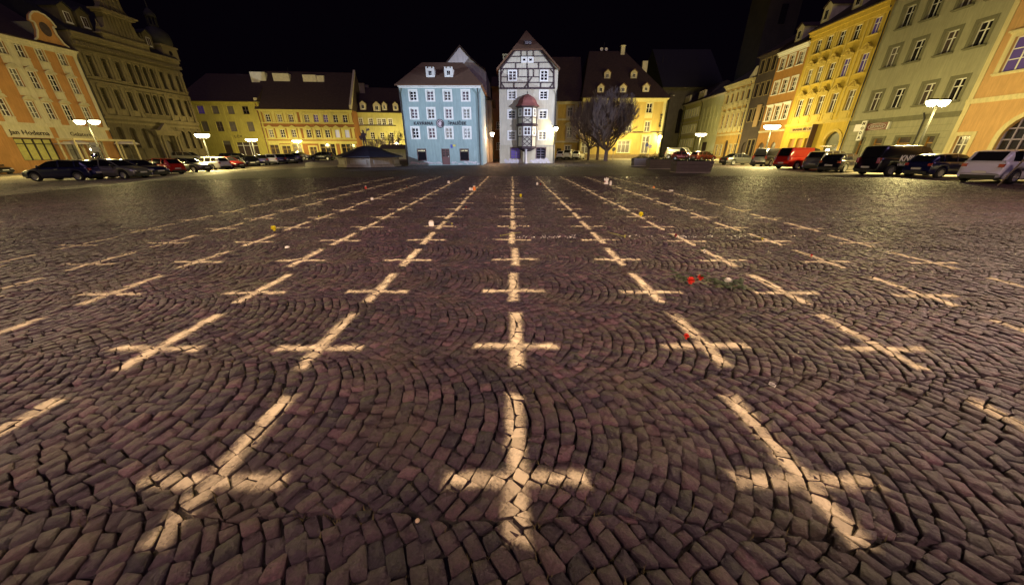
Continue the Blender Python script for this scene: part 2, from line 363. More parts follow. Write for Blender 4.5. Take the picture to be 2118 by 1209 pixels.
def stone_mat():
    m = bpy.data.materials.new('granite_sett'); m.use_nodes = True; nt = m.node_tree; N = nt.nodes.new; L = nt.links.new; b = nt.nodes['Principled BSDF']
    at = N('ShaderNodeAttribute'); at.attribute_name = 'tone'; tc = N('ShaderNodeTexCoord'); geo = N('ShaderNodeNewGeometry')
    cr = N('ShaderNodeValToRGB'); e = cr.color_ramp.elements; e[0].color = (.010, .0045, .0135, 1); e[1].color = (.086, .042, .056, 1)
    for p, c in ((.25, (.021, .0100, .023)), (.55, (.036, .0178, .030)), (.8, (.055, .0272, .038))): q = e.new(p); q.color = (*c, 1)
    L(at.outputs['Fac'], cr.inputs[0])
    n = N('ShaderNodeTexNoise'); n.inputs['Scale'].default_value = 70; n.inputs['Detail'].default_value = 10; n.inputs['Roughness'].default_value = .78; L(geo.outputs['Position'], n.inputs['Vector'])
    r = N('ShaderNodeMapRange'); r.inputs[1].default_value = .3; r.inputs[2].default_value = .72; r.inputs[3].default_value = .30; r.inputs[4].default_value = 2.0; L(n.outputs[0], r.inputs[0])
    mx = N('ShaderNodeMix'); mx.data_type = 'RGBA'; mx.blend_type = 'MULTIPLY'; mx.inputs[0].default_value = 1; L(cr.outputs[0], mx.inputs[6]); L(r.outputs[0], mx.inputs[7])
    # lichen and green-brown grime in patches
    n3 = N('ShaderNodeTexNoise'); n3.inputs['Scale'].default_value = 1.7; n3.inputs['Detail'].default_value = 5; L(geo.outputs['Position'], n3.inputs['Vector'])
    r3 = N('ShaderNodeMapRange'); r3.inputs[1].default_value = .48; r3.inputs[2].default_value = .7; r3.inputs[4].default_value = .55; L(n3.outputs[0], r3.inputs[0])
    mx3 = N('ShaderNodeMix'); mx3.data_type = 'RGBA'; mx3.inputs[7].default_value = (.058, .042, .022, 1); L(r3.outputs[0], mx3.inputs[0])
    n6 = N('ShaderNodeTexNoise'); n6.inputs['Scale'].default_value = .55; n6.inputs['Detail'].default_value = 6; n6.inputs['Roughness'].default_value = .6; L(geo.outputs['Position'], n6.inputs['Vector'])
    r6 = N('ShaderNodeMapRange'); r6.inputs[1].default_value = .32; r6.inputs[2].default_value = .68; r6.inputs[3].default_value = .62; r6.inputs[4].default_value = 1.3; L(n6.outputs[0], r6.inputs[0])
    mx6 = N('ShaderNodeMix'); mx6.data_type = 'RGBA'; mx6.blend_type = 'MULTIPLY'; mx6.inputs[0].default_value = 1; L(mx.outputs[2], mx6.inputs[6]); L(r6.outputs[0], mx6.inputs[7]); L(mx6.outputs[2], mx3.inputs[6]); L(mx3.outputs[2], b.inputs['Base Color'])
    b.inputs['Roughness'].default_value = .5; b.inputs['Specular IOR Level'].default_value = .55
    n2 = N('ShaderNodeTexNoise'); n2.inputs['Scale'].default_value = 62; n2.inputs['Detail'].default_value = 9; n2.inputs['Roughness'].default_value = .72; L(geo.outputs['Position'], n2.inputs['Vector'])
    n4 = N('ShaderNodeTexVoronoi'); n4.inputs['Scale'].default_value = 30; n4.feature = 'SMOOTH_F1'; L(geo.outputs['Position'], n4.inputs['Vector'])
    ad = N('ShaderNodeMath'); ad.operation = 'ADD'; L(n2.outputs[0], ad.inputs[0]); L(n4.outputs[0], ad.inputs[1])
    bp = N('ShaderNodeBump'); bp.inputs['Strength'].default_value = 1.0; bp.inputs['Distance'].default_value = .022; L(ad.outputs[0], bp.inputs['Height']); L(bp.outputs[0], b.inputs['Normal'])
    return m
def far_mat(name, cols, scale=8.0, tone=1.0, rough=.6):
    m = bpy.data.materials.new(name); m.use_nodes = True; nt = m.node_tree; N = nt.nodes.new; L = nt.links.new; b = nt.nodes['Principled BSDF']
    tc = N('ShaderNodeTexCoord'); v = N('ShaderNodeTexVoronoi'); v.inputs['Scale'].default_value = scale; v.inputs['Randomness'].default_value = .7; L(tc.outputs['Object'], v.inputs['Vector'])
    v2 = N('ShaderNodeTexVoronoi'); v2.feature = 'DISTANCE_TO_EDGE'; v2.inputs['Scale'].default_value = scale; v2.inputs['Randomness'].default_value = .7; L(tc.outputs['Object'], v2.inputs['Vector'])
    sep = N('ShaderNodeSeparateColor'); L(v.outputs['Color'], sep.inputs[0])
    cr = N('ShaderNodeValToRGB'); e = cr.color_ramp.elements; e[0].color = (*cols[0], 1); e[1].color = (*cols[1], 1); L(sep.outputs[0], cr.inputs[0])
    r = N('ShaderNodeMapRange'); r.inputs[2].default_value = .09; r.inputs[3].default_value = .25; L(v2.outputs['Distance'], r.inputs[0])
    n = N('ShaderNodeTexNoise'); n.inputs['Scale'].default_value = .35; n.inputs['Detail'].default_value = 7; L(tc.outputs['Object'], n.inputs['Vector'])
    rr = N('ShaderNodeMapRange'); rr.inputs[1].default_value = .3; rr.inputs[2].default_value = .7; rr.inputs[3].default_value = .65; rr.inputs[4].default_value = 1.25; L(n.outputs[0], rr.inputs[0])
    mm = N('ShaderNodeMath'); mm.operation = 'MULTIPLY'; L(r.outputs[0], mm.inputs[0]); L(rr.outputs[0], mm.inputs[1])
    mx = N('ShaderNodeMix'); mx.data_type = 'RGBA'; mx.blend_type = 'MULTIPLY'; mx.inputs[0].default_value = 1; L(cr.outputs[0], mx.inputs[6]); L(mm.outputs[0], mx.inputs[7]); L(mx.outputs[2], b.inputs['Base Color'])
    b.inputs['Roughness'].default_value = rough
    bp = N('ShaderNodeBump'); bp.inputs['Strength'].default_value = .8; bp.inputs['Distance'].default_value = .03; L(r.outputs[0], bp.inputs['Height']); L(bp.outputs[0], b.inputs['Normal'])
    return m
STONE = stone_mat()
BED = mat('joint_soil', (.016, .012, .010), 1.0, noise=.5, nscale=30, bump=.6, bscale=120)
PAVE = far_mat('far_setts', ((.027, .015, .019), (.066, .039, .040)), rough=.7)
ROADM = far_mat('road_setts', ((.20, .17, .12), (.33, .28, .20)), 8, rough=.62)
YMAX = 24
def halfw(y): return 1.578 * (.918 * y + .6) + 1.0
def in_reg(cx, cy): return 0.2 < cy < YMAX and abs(cx) < halfw(cy) + 1
# boundary of the lighter parking surface round the square (photo's kerb line), used as polyline y(x)
bl = [G(0, 406), G(120, 393), G(235, 383), G(360, 369), G(480, 357.5), G(600, 349.5), G(690, 345.5)]
def cells(x0, x1, y0, y1, s, f):
    V, P, idx = [], [], {}
    def vid(i, j):
        if (i, j) not in idx: idx[(i, j)] = len(V); V.append((i*s, j*s))
        return idx[(i, j)]
    for i in range(int(x0/s), int(x1/s)):
        for j in range(int(y0/s), int(y1/s)):
            if f((i+.5)*s, (j+.5)*s): P.append((vid(i, j), vid(i+1, j), vid(i+1, j+1), vid(i, j+1)))
    return V, P
V, P = cells(-150, 150, -30, 210, 2, lambda x, y: not in_reg(x, y))
paving = link('square_paving', np_mesh('square_paving', [(x, y, g(x, y)) for x, y in V], [np.array(P)], PAVE), kind='structure')
V, P = cells(-42, 42, -2, YMAX + 4, 2, lambda x, y: in_reg(x, y) or in_reg(x-2, y) or in_reg(x+2, y) or in_reg(x, y-2) or in_reg(x, y+2))
link('paving_bed', np_mesh('paving_bed', [(x, y, g(x, y) - .030) for x, y in V], [np.array(P)], BED), kind='structure')
# paler road setts, part of the lamplight in their colour, as sheets on the paving
def sheet(name, poly, m, dz=.006, step=2.5, kind='structure'):
    """triangulated fan-free strip between two polylines"""
    a, b = poly; V, F = [], []; n = len(a)
    for k in range(n):
        for t in range(9):
            q = t / 8; x = a[k][0] * (1-q) + b[k][0] * q; y = a[k][1] * (1-q) + b[k][1] * q; V.append((x, y, g(x, y) + dz))
    for k in range(n-1):
        for t in range(8): o = k*9 + t; F.append((o, o+9, o+10, o+1))
    me = bpy.data.meshes.new(name); me.from_pydata(V, [], F); me.materials.append(m); return link(name, me, kind=kind)
def dens(P, n=6):
    out = []
    for a, b in zip(P[:-1], P[1:]):
        for k in range(n): q = k/n; out.append((a[0]*(1-q)+b[0]*q, a[1]*(1-q)+b[1]*q))
    return out + [tuple(P[-1][:2])]
la = dens([(-60, 10)] + [(p.x, p.y) for p in bl] + [(-26, 60), (-14, 62), (0, 63), (14, 63), (30, 60)])
lb = dens([(-62, 10)] + [(-60, 26), (-60, 32), (-60, 40), (-60, 52), (-60, 66), (-60, 76), (-50, 79), (-36, 81), (-20, 84), (0, 84), (20, 84), (38, 84)])
if len(la) > len(lb): lb = lb + [lb[-1]] * (len(la) - len(lb))
la = la[:len(lb)]
sheet('road_left', (la, lb), ROADM)
ra = [(31 - .0*k, 84 - 2.2*k) for k in range(34)]; rb = [(42 - .05*(k*2.2), 84 - 2.2*k) for k in range(34)]
ra = [(min(31, 24 + (84-y)*.5) if y > 60 else 31 - (60-y)*.12, y) for _, y in ra]
sheet('road_right', (ra, rb), ROADM, .008)

# ---- setts laid in segmental arcs (bands along x, arcs bulging to the right)
W_, DX = 1.16, .088; RAD = W_ / math.sqrt(2); NJ = 15
srng = np.random.default_rng(5)
corn = []
A45 = math.pi / 4
for k in range(0, int(YMAX / W_) + 1):
    yc = k * W_ + .33; hw = halfw(yc + W_/2); ni = int(2 * hw / DX)
    xoff = srng.uniform(0, DX); i = np.arange(ni); X0 = -hw + xoff + i * DX
    # slow wander of the arcs so that no two fans are identical
    wob = .03 * np.sin(X0 * 1.3 + k * 2.1) + .02 * np.sin(X0 * 3.7 + k)
    for par in (0, 1):
        sel = (i % 2) == par; xs = X0[sel]; wb = wob[sel]; n_ = len(xs)
        th = np.linspace(-A45, A45, NJ + 1); 
        if par: th = np.concatenate([[-A45], (th[:-1] + th[1:]) / 2, [A45]])
        m_ = len(th); T = np.tile(th, (n_, 1)); T[:, 1:-1] += srng.normal(0, .014, (n_, m_-2)); T2 = np.clip(T + DX / RAD * np.sin(T) * .9, -A45, A45); T2[:, 0] = -A45; T2[:, -1] = A45
        Xw = np.tile((xs + wb)[:, None], (1, m_)) + srng.normal(0, .004, (n_, m_))
        def P_(xx, t): return np.stack([xx + RAD * (np.cos(t) - math.cos(A45)), yc + RAD * np.sin(t) + 0 * xx], -1)
        a = P_(Xw[:, :-1], T[:, :-1]); b = P_(Xw[:, 1:], T[:, 1:]); d = DX
        c = P_(Xw[:, 1:] + d, T2[:, 1:]); e = P_(Xw[:, :-1] + d, T2[:, :-1])
        corn.append(np.stack([a, e, c, b], 2).reshape(-1, 4, 2))
S = np.concatenate(corn)
ar = .5 * np.abs((S[:, 2, 0]-S[:, 0, 0])*(S[:, 3, 1]-S[:, 1, 1]) - (S[:, 3, 0]-S[:, 1, 0])*(S[:, 2, 1]-S[:, 0, 1])); S = S[ar > .0014]; cen = S.mean(1)
keep = (cen[:, 1] > .25) & (cen[:, 1] < YMAX) & (np.abs(cen[:, 0]) < 1.578 * (.918 * cen[:, 1] + .6) + 1.0 + .0 * cen[:, 1])
S = S[keep]; cen = cen[keep]
def warp(Q):
    x, y = Q[..., 0].copy(), Q[..., 1].copy()
    Q[..., 1] += -.16*np.tanh(x*.4) + .045*np.sin(x*1.3 + y*.8) + .018*np.sin(x*5.3 - y*2.2 + 1) + .008*np.sin(x*13 + y*3) + .009*np.sin(x*27 + y*9) + .005*np.sin(x*41 - y*13); Q[..., 0] += .04*np.sin(y*1.1 - x*.6) + .012*np.sin(y*5.1 + x*1.7)
    return Q
S = warp(S); cen = warp(cen)
S = S + srng.normal(0, .0054, S.shape); e1 = S - cen[:, None]; ln = np.linalg.norm(e1, axis=2, keepdims=True)
S = cen[:, None] + e1 * (1 - (.0018 + .0044 * srng.random((len(S), 1, 1)) ** 1.5) / ln * 1.25)
N_ = len(S); gz = np.array([g(x, y) for x, y in cen]) 
hgt = gz + srng.normal(0, .0036, N_) + .006 * np.sin(cen[:, 0] * 2.3) * np.sin(cen[:, 1] * 1.9)
tilt = srng.normal(0, .035, (N_, 2)); tone = np.clip(srng.normal(.5, .25, N_), 0, 1)
def topz(idx, p): return hgt[idx] + ((p - cen[idx]) * tilt[idx]).sum(-1)
def chamfer(Q, f):   # (N,4,2) -> (N,8,2)
    nxt = np.roll(Q, -1, 1); prv = np.roll(Q, 1, 1)
    return np.stack([Q + (prv - Q) * f, Q + (nxt - Q) * f], 2).reshape(len(Q), 8, 2)
def near_geo(idx):
    Q = S[idx]; n_ = len(idx); c = cen[idx][:, None]
    o8 = chamfer(Q, .10); r = o8 - c; bot = c + r * .97; mid = c + r * 1.0; jit = srng.normal(0, .002, r.shape); in8 = c + r * .95 + jit
    zt = hgt[idx][:, None] + ((in8 - c) * tilt[idx][:, None]).sum(-1) + srng.normal(0, .0014, in8.shape[:2])
    zm = zt - .005 - .004 * srng.random(zt.shape); zb = np.repeat((hgt[idx] - .06)[:, None], 8, 1)
    Vv = np.concatenate([np.dstack([bot, zb]), np.dstack([mid, zm]), np.dstack([in8, zt]), np.dstack([c, zt.mean(1)[:, None] + .0006])], 1)   # 25 verts
    return Vv, np.concatenate([in8, mid], 1), np.concatenate([zt, zm], 1)
k8 = np.arange(8); k8n = (k8 + 1) % 8
QF = np.concatenate([np.stack([k8, k8n, k8n + 8, k8 + 8], 1), np.stack([k8 + 8, k8n + 8, k8n + 16, k8 + 16], 1)]); TF = np.stack([k8 + 16, k8n + 16, np.full(8, 24)], 1)
zc_ = cen[:, 1] * CP + EYE * SP; uu = cen[:, 0] / zc_ * FPX; vv = FPX * EYE / (CP * zc_)
vis = (np.abs(uu) < 1059) & (vv < 890) & (cen[:, 1] > .3)
order = np.argsort(np.where(vis, zc_, 1e9)); first = order[:300]; fs = np.zeros(N_, bool); fs[first] = True
inner = {}
for i_ in first:
    Vv, in8, zt = near_geo(np.array([i_])); v = Vv[0].copy(); c = np.array([cen[i_][0], cen[i_][1], 0]); v -= c
    me = np_mesh('cobblestone', v, [QF, TF], STONE, np.full(24, tone[i_])); o = link('cobblestone', me, paving, (cen[i_][0], cen[i_][1], 0)); inner[i_] = (in8[0], zt[0])
rest = np.where((~fs) & (cen[:, 1] < 7.5))[0]; Vv, in8, zt = near_geo(rest); n_ = len(rest)
for q, i_ in enumerate(rest): inner[i_] = (in8[q], zt[q])
off = (np.arange(n_) * 25)[:, None, None]
link('near_cobbles', np_mesh('near_cobbles', Vv.reshape(-1, 3), [(QF[None] + off).reshape(-1, 4), (TF[None] + off).reshape(-1, 3)], STONE, np.concatenate([np.repeat(tone[rest], 16), np.repeat(tone[rest], 8)])), paving, kind='stuff')
rest = np.where((~fs) & (cen[:, 1] >= 7.5))[0]; n_ = len(rest); Q = S[rest]; c = cen[rest][:, None]; in4 = c + (Q - c) * .90
zt = hgt[rest][:, None] + ((in4 - c) * tilt[rest][:, None]).sum(-1); zm = zt - .009; zb = zt - .06
in8, z8 = np.concatenate([in4, Q], 1), np.concatenate([zt, zm], 1)
for q, i_ in enumerate(rest): inner[i_] = (in8[q], z8[q])
Vv = np.concatenate([np.dstack([Q, zm - .02]), np.dstack([Q, zm]), np.dstack([in4, zt])], 1); k4 = np.arange(4); k4n = (k4+1) % 4
QF4 = np.concatenate([np.stack([k4, k4n, k4n+4, k4+4], 1), [[4, 5, 6, 7]]]); off = (np.arange(n_) * 8)[:, None, None]; Vv = Vv[:, 4:]
link('far_cobbles', np_mesh('far_cobbles', Vv.reshape(-1, 3), [(QF4[None] + off).reshape(-1, 4)], STONE, np.repeat(tone[rest], 5)), paving, kind='stuff')

# ---- weeds and moss in the joints
def weeds():
    V, F = [], []
    def blade(x, y, z, h, a, w_):
        o = len(V); dx, dy = math.cos(a), math.sin(a)
        V.extend([(x - dy*w_, y + dx*w_, z), (x + dy*w_, y - dx*w_, z), (x + dx*h*.5, y + dy*h*.5, z + h)]); F.append((o, o+1, o+2))
    near = np.where(cen[:, 1] < 7)[0]; cnt = 0
    for i_ in rnd.sample(list(near), min(len(near), 9000)):
        x, y = cen[i_]; f = (.5 if y < 2.6 else 0) + math.sin(x*2.1+1.3) * math.sin(y*2.7+.4) + .5*math.sin(x*5.3) + rnd.uniform(-.8, .8)
        if f < .35: continue
        cx, cy = S[i_][rnd.randrange(4)]; z = hgt[i_] - .03
        for _ in range(rnd.randrange(5, 15)):
            blade(cx + rnd.gauss(0, .016), cy + rnd.gauss(0, .016), z, rnd.uniform(.022, .045), rnd.uniform(0, 6.28), rnd.uniform(.0015, .004))
    me = bpy.data.meshes.new('joint_weeds'); me.from_pydata(V, [], F); me.materials.append(mat('moss_green', (.075, .072, .028), .9, noise=.6, nscale=14, col2=(.12, .085, .03))); 
    o = link('joint_weeds', me, kind='stuff'); tag(o, 'small tufts of moss and weeds growing in the joints of the cobbles', 'weeds')
weeds()

# ---- painted crosses
def paint_mat(name='sprayed_paint', dens=1.0):
    m = bpy.data.materials.new(name); m.use_nodes = True; nt = m.node_tree; N = nt.nodes.new; L = nt.links.new; b = nt.nodes['Principled BSDF']; out = nt.nodes['Material Output']
    tc = N('ShaderNodeTexCoord'); sep = N('ShaderNodeSeparateXYZ'); L(tc.outputs['Object'], sep.inputs[0])
    def M(op, a, b_=None, clamp=False):
        n = N('ShaderNodeMath'); n.operation = op; n.use_clamp = clamp
        for i, q in enumerate((a, b_)):
            if q is None: continue
            if isinstance(q, (int, float)): n.inputs[i].default_value = q
            else: L(q, n.inputs[i])
        return n.outputs[0]
    def rect(cx, cy, hx, hy, soft):
        dx = M('SUBTRACT', M('ABSOLUTE', M('SUBTRACT', sep.outputs[0], cx)), hx); dy = M('SUBTRACT', M('ABSOLUTE', M('SUBTRACT', sep.outputs[1], cy)), hy)
        d = M('MAXIMUM', dx, dy); return M('SUBTRACT', .5, M('DIVIDE', d, soft))
    v = rect(0, .165, .056, .46, .06); h = rect(0, 0, .36, .042, .055)
    n1 = N('ShaderNodeTexNoise'); n1.inputs['Scale'].default_value = 7; n1.inputs['Detail'].default_value = 6; n1.inputs['Roughness'].default_value = .7; geo = N('ShaderNodeNewGeometry'); L(geo.outputs['Position'], n1.inputs['Vector'])
    n2 = N('ShaderNodeTexNoise'); n2.inputs['Scale'].default_value = 70; n2.inputs['Detail'].default_value = 4; L(geo.outputs['Position'], n2.inputs['Vector'])
    a = M('ADD', M('MAXIMUM', v, h), M('MULTIPLY', M('SUBTRACT', n1.outputs[0], .475), 3.6)); a = M('MULTIPLY', M('ADD', a, M('MULTIPLY', M('SUBTRACT', n2.outputs[0], .5), 1.6)), .72, True)
    edge = M('MULTIPLY', M('MAXIMUM', v, h), 1.4, True); a = M('MULTIPLY', a, edge)
    oi = N('ShaderNodeObjectInfo'); fade = M('ADD', .80, M('MULTIPLY', oi.outputs['Random'], .20)); tn = N('ShaderNodeAttribute'); tn.attribute_name = 'tone'; a = M('MULTIPLY', M('MULTIPLY', M('MULTIPLY', a, fade), dens), M('ADD', M('MULTIPLY', tn.outputs['Fac'], 1.0), .05), True)
    b.inputs['Base Color'].default_value = (.86, .75, .46, 1); b.inputs['Roughness'].default_value = .8
    n5 = N('ShaderNodeBump'); n5.inputs['Strength'].default_value = .7; n5.inputs['Distance'].default_value = .012; nn = N('ShaderNodeTexNoise'); nn.inputs['Scale'].default_value = 34; nn.inputs['Detail'].default_value = 7; L(geo.outputs['Position'], nn.inputs['Vector']); L(nn.outputs[0], n5.inputs['Height']); L(n5.outputs[0], b.inputs['Normal'])
    tr = N('ShaderNodeBsdfTransparent'); mx = N('ShaderNodeMixShader'); L(a, mx.inputs[0]); L(tr.outputs[0], mx.inputs[1]); L(b.outputs[0], mx.inputs[2]); L(mx.outputs[0], out.inputs[0])
    return m
PAINT = paint_mat(); PAINTJ = paint_mat('paint_in_joints', .5)
def clip(poly, x0, x1, y0, y1):
    for ax, lim, sg in ((0, x0, 1), (0, x1, -1), (1, y0, 1), (1, y1, -1)):
        out = []
        for i in range(len(poly)):
            p, q = poly[i], poly[(i+1) % len(poly)]; dp, dq = (p[ax]-lim)*sg, (q[ax]-lim)*sg
            if dp >= 0: out.append(p)
            if (dp >= 0) != (dq >= 0): t = dp/(dp-dq); out.append(tuple(p[k]+(q[k]-p[k])*t for k in range(3)))
        poly = out
        if len(poly) < 3: return []
    return poly
ORD = ['first', 'second', 'third', 'fourth', 'fifth', 'sixth', 'seventh', 'eighth', 'ninth', 'tenth', 'eleventh', 'twelfth', 'thirteenth', 'fourteenth', 'fifteenth', 'sixteenth', 'seventeenth', 'eighteenth', 'nineteenth']
CROSS = {}
for r_ in range(19):
    for c_ in range(-5, 5):
        zc = 1.624 + 1.11 * r_; D = (zc - EYE*SP) / CP; sh = max(0, 1 - r_/10)
        X = (1.51 * c_ if r_ == 0 else (1.63 + .01*sh) * c_ - .03*sh*c_*abs(c_) + {(1, -2): .22, (2, -2): .14, (1, 2): -.12, (2, 2): -.05}.get((r_, c_), 0)) + (-.07 if (r_, c_) == (0, 1) else 0) + (.02 + rnd.uniform(-.035, .035) * (r_ > 0)); D -= .0054 * X * X; D += rnd.uniform(-.03, .03) * (r_ > 0)
        zq = D*CP + EYE*SP; ux = X / zq * FPX
        if abs(ux) > 1059 + 1.0/zq*FPX: continue
        if r_ > 15 and c_ <= -5: X += .1
        near = np.where((np.abs(cen[:, 0]-X) < .6) & (np.abs(cen[:, 1]-D-.15) < .75))[0]
        V, F, TN = [], [], []
        for i_ in near:
            p2, z2 = inner[i_]; P8 = [(float(a[0]-X), float(a[1]-D), float(z)+.0028) for a, z in zip(p2, z2)]; n_ = len(P8)//2
            polys = [P8[:n_]] + [[P8[k], P8[(k+1) % n_], P8[n_+(k+1) % n_], P8[n_+k]][::-1] for k in range(n_)]
            for poly in polys:
                for rc in ((-.11, .11, -.35, .68), (-.42, -.11, -.085, .085), (.11, .42, -.085, .085)):
                    q = clip(poly, *rc)
                    if q: o_ = len(V); V += q; F.append(tuple(range(o_, o_+len(q)))); TN.append(.5 + .5*((i_*7919) % 101)/100)
        for rc in ((-.10, .10, -.33, .66), (-.40, -.10, -.08, .08), (.10, .40, -.08, .08)):
            o_ = len(V); V += [(rc[i], rc[j], g(X, D) - .0265) for i, j in ((0, 2), (1, 2), (1, 3), (0, 3))]; F.append((o_, o_+1, o_+2, o_+3))
        if len(F) < 11: continue
        me = bpy.data.meshes.new('painted_cross'); me.from_pydata(V, [], F); me.materials.append(PAINT); me.materials.append(PAINTJ)
        at_ = me.attributes.new('tone', 'FLOAT', 'FACE'); at_.data.foreach_set('value', TN + [.8]*3)
        for q_ in (1, 2, 3): me.polygons[len(F)-q_].material_index = 1
        o = link('painted_cross', me, None, (X, D, 0)); CROSS[(r_, c_)] = o
        side = 'middle column' if c_ == 0 else f"{ORD[abs(c_)-1]} column {'left' if c_ < 0 else 'right'} of the middle"
        tag(o, f'white cross painted on cobbles, {ORD[r_]} row from the front, {side}', 'cross', 'white crosses painted in rows on the square')
# ------------------------------------------------------------------ houses
def mean(a): return sum(a) / len(a)
# --- left row -----------------------------------------------------
OR = plaster('orange_plaster', (.50, .25, .085))
XL = -60.0
O = House('town_house', 'orange town house with cream window pediments and a shop on its ground floor', 'house', (XL, 24), (XL, 53.9), 14, 14.25, OR)
def cs(H, pts): return [H.px(x, y)[0] for x, y in pts]
c3 = O.px(127, 118)[0]; c2 = O.px(81, 106)[0]; c1 = O.px(37, 95)[0]
wd, ht = .78, 1.9
r1 = mean([O.px(139, 138)[1], O.px(90, 126)[1]]); r2 = O.px(163, 195)[1]; r3 = O.px(121, 248)[1]; r3 = min(r3, 5.9)
pil = O.px(76, 208)[0]; c0 = pil - (c1 - pil) * .95
cols = [c3, c2, c1, c0, c0 - 2.6, c0 - 5.2, c0 - 8.0]
for i, c in enumerate(cols):
    if c < 1: continue
    for zz, pd in ((r1, None), (r2, 'tri'), (r3, 'arc')):
        O.win(c, zz, wd, ht, 'cross', pane=GLASSR if i % 3 else GLASSC, sur=True, sw=.12, ped=pd, apron=.95, rows=[.34, .68])
O.band(4.62, .25, .2, x0=0)
for x in (pil, O.L - .25, c0 - 3.95):
    O.part(MB().box(x-.25, x+.25, -.07, 0, 4.9, O.top-.6).box(x-.3, x+.3, -.1, 0, 4.9, 5.2), 'pilaster', CREAM)
O.cornice(.7, .5)
# ground floor: shop front with lit window, door bays
a0, a1 = O.px(34, 300)[0], O.px(112, 300)[0]
O.hole(a0, a1, .6, 3.15); O.part(MB().box(a0-.35, a1+.35, -.05, 0, 3.2, 4.5), 'fascia_board', CREAM)
sf = O.part(MB().box(a0, a0+.1, .1, .2, .6, 3.15).box(a1-.1, a1, .1, .2, .6, 3.15).box(a0, a1, .1, .2, .5, .65).box(a0, a1, .1, .2, 3.0, 3.15).box(a0, a1, .1, .18, 2.45, 2.55).box(*[(a0*.75+a1*.25)-.05, (a0*.75+a1*.25)+.05], .1, .2, .6, 3.1).box(*[(a0+a1)/2-.07, (a0+a1)/2+.07], .1, .2, .6, 3.1).box(*[(a0*.25+a1*.75)-.05, (a0*.25+a1*.75)+.05], .1, .2, .6, 3.1), 'shop_window', DARKW)
MB().box(a0, a1, .22, .24, .6, 3.1).obj('pane', GLASSW, sf)
t_ = text('Jan Hoderna', .72, 'sign_lettering', DARKW, O.root, ((a0+a1)/2, -.08, 3.75), space=1.0, bold=.01)
b0, b1 = O.px(140, 300)[0], O.px(176, 300)[0]
O.part(MB().box(b0-.5, O.L-.6, -.05, 0, 3.2, 4.5), 'fascia_board', CREAM)
text('Gelaterie', .7, 'sign_lettering', DARKW, O.root, ((b0+O.L)/2-.8, -.08, 3.8))
for x in (b0+.6, b0+3.0, b0+5.2):
    if x < O.L-1: O.win(x, .1, 1.5, 2.6, 'cross', frame=DARKW, pane=GLASSR, sill=False, sur=True, sw=.18)
for x in (a0-3.4, a0-7): O.win(x, .2, 1.6, 2.7, 'cross', frame=DARKW, pane=GLASSR, sill=False, sur=True, sw=.2)
O.build_wall(); O.roof(19.5, m=ROOF)
# volute dormer gables
for xx in (O.px(82, 60, .6)[0], O.px(82, 60, .6)[0]-7.5):
    P = [(-1.9, 0), (-1.3, .55), (-.95, 1.4), (-.9, 2.2), (-1.25, 2.3), (-1.0, 2.9), (-.55, 3.35), (0, 3.5), (.55, 3.35), (1.0, 2.9), (1.25, 2.3), (.9, 2.2), (.95, 1.4), (1.3, .55), (1.9, 0)]
    d_ = O.part(MB().prism(P[::-1], -.12, .25), 'volute_gable', OR, loc=(xx, 0, O.top+.05))
    rim = MB(); [rim.bar(P[i], P[i+1], .16, -.24, -.12) for i in range(14)]; rim.obj('moulding', CREAM, d_)
    MB().lathe([(0, 0), (.55, 0)], n=14).obj('pane', GLASSR, d_, (0, -.14, 1.7), rot=(R(90), 0, 0)).scale = (1, 1.4, 1)
    MB().box(-.8, .8, .25, 4, 0, 2.3).obj('dormer_body', plaster('grey_plaster', (.16, .15, .12)), d_)
O.pipe(O.L-.03)
# --- stone savings bank ---------------------------------------------
STN = plaster('ashlar_stone', (.125, .10, .055), .45)  # wall darker than the trim, relief shade put into the colour
STT = plaster('stone_trim', (.185, .15, .085), .35)
S_ = House('stone_palace', 'ornate dark stone palace with central gable and domed corner turret', 'palace', (XL, 54), (XL, 69.6), 16, 16.6, STN)
top = [S_.px(x, y)[0] for x, y in ((175, 122), (211, 131), (240, 140))] + [S_.px(x, y)[0] for x, y in ((270, 144), (287, 150), (303, 153), (320, 161))] + [S_.px(x, y)[0] for x, y in ((339, 166), (350, 169), (359, 172))]
z1 = S_.px(175, 140)[1]-.1; z2 = S_.px(215, 219)[1]; z2 = min(z2, 8.0)
LS = S_.L; lft = [1.3, 3.1, 4.9]; mid = [6.6, 7.75, 8.9, 10.05]; rgt = [11.6, 13.0, 14.4]
for x in lft + rgt:
    S_.win(x, 11.6, .72, 2.5, 'cross', frame=CREAM, pane=GLASSR, sur=True, sw=.22, ped='flat', surm=STT, sp=.12, rec=.3)
    S_.win(x, 7.6, .72, 2.6, 'cross', frame=CREAM, pane=GLASSR, sur=True, sw=.22, ped='tri', surm=STT, sp=.14, apron=.8, rec=.3)
    S_.win(x, 2.2, .9, 2.9, 'cross', frame=DARKW, pane=GLASSR, sur=True, sw=.2, surm=STN, sp=.08, arch=.01, rec=.3, sill=False)
for x in mid:
    S_.win(x, 11.4, .66, 2.9, 'cross', frame=CREAM, pane=GLASSR, sur=True, sw=.16, surm=STT, sp=.1, arch=.01, rec=.3)
    S_.win(x, 7.4, .66, 2.9, 'cross', frame=CREAM, pane=GLASSR, sur=True, sw=.16, surm=STT, sp=.1, arch=.01, rec=.3)
for z, h, o_ in ((6.35, .3, .32), (10.75, .25, .25), (11.3, .14, .14), (14.6, .18, .2), (5.7, .2, .1)): S_.band(z, h, o_, STT)
S_.cornice(1.0, .7, STT)
m = MB()
for i in range(58): x = .15 + i*.27; m.box(x, x+.13, -.5, 0, 15.15, 15.6)
S_.part(m, 'modillions', STT)
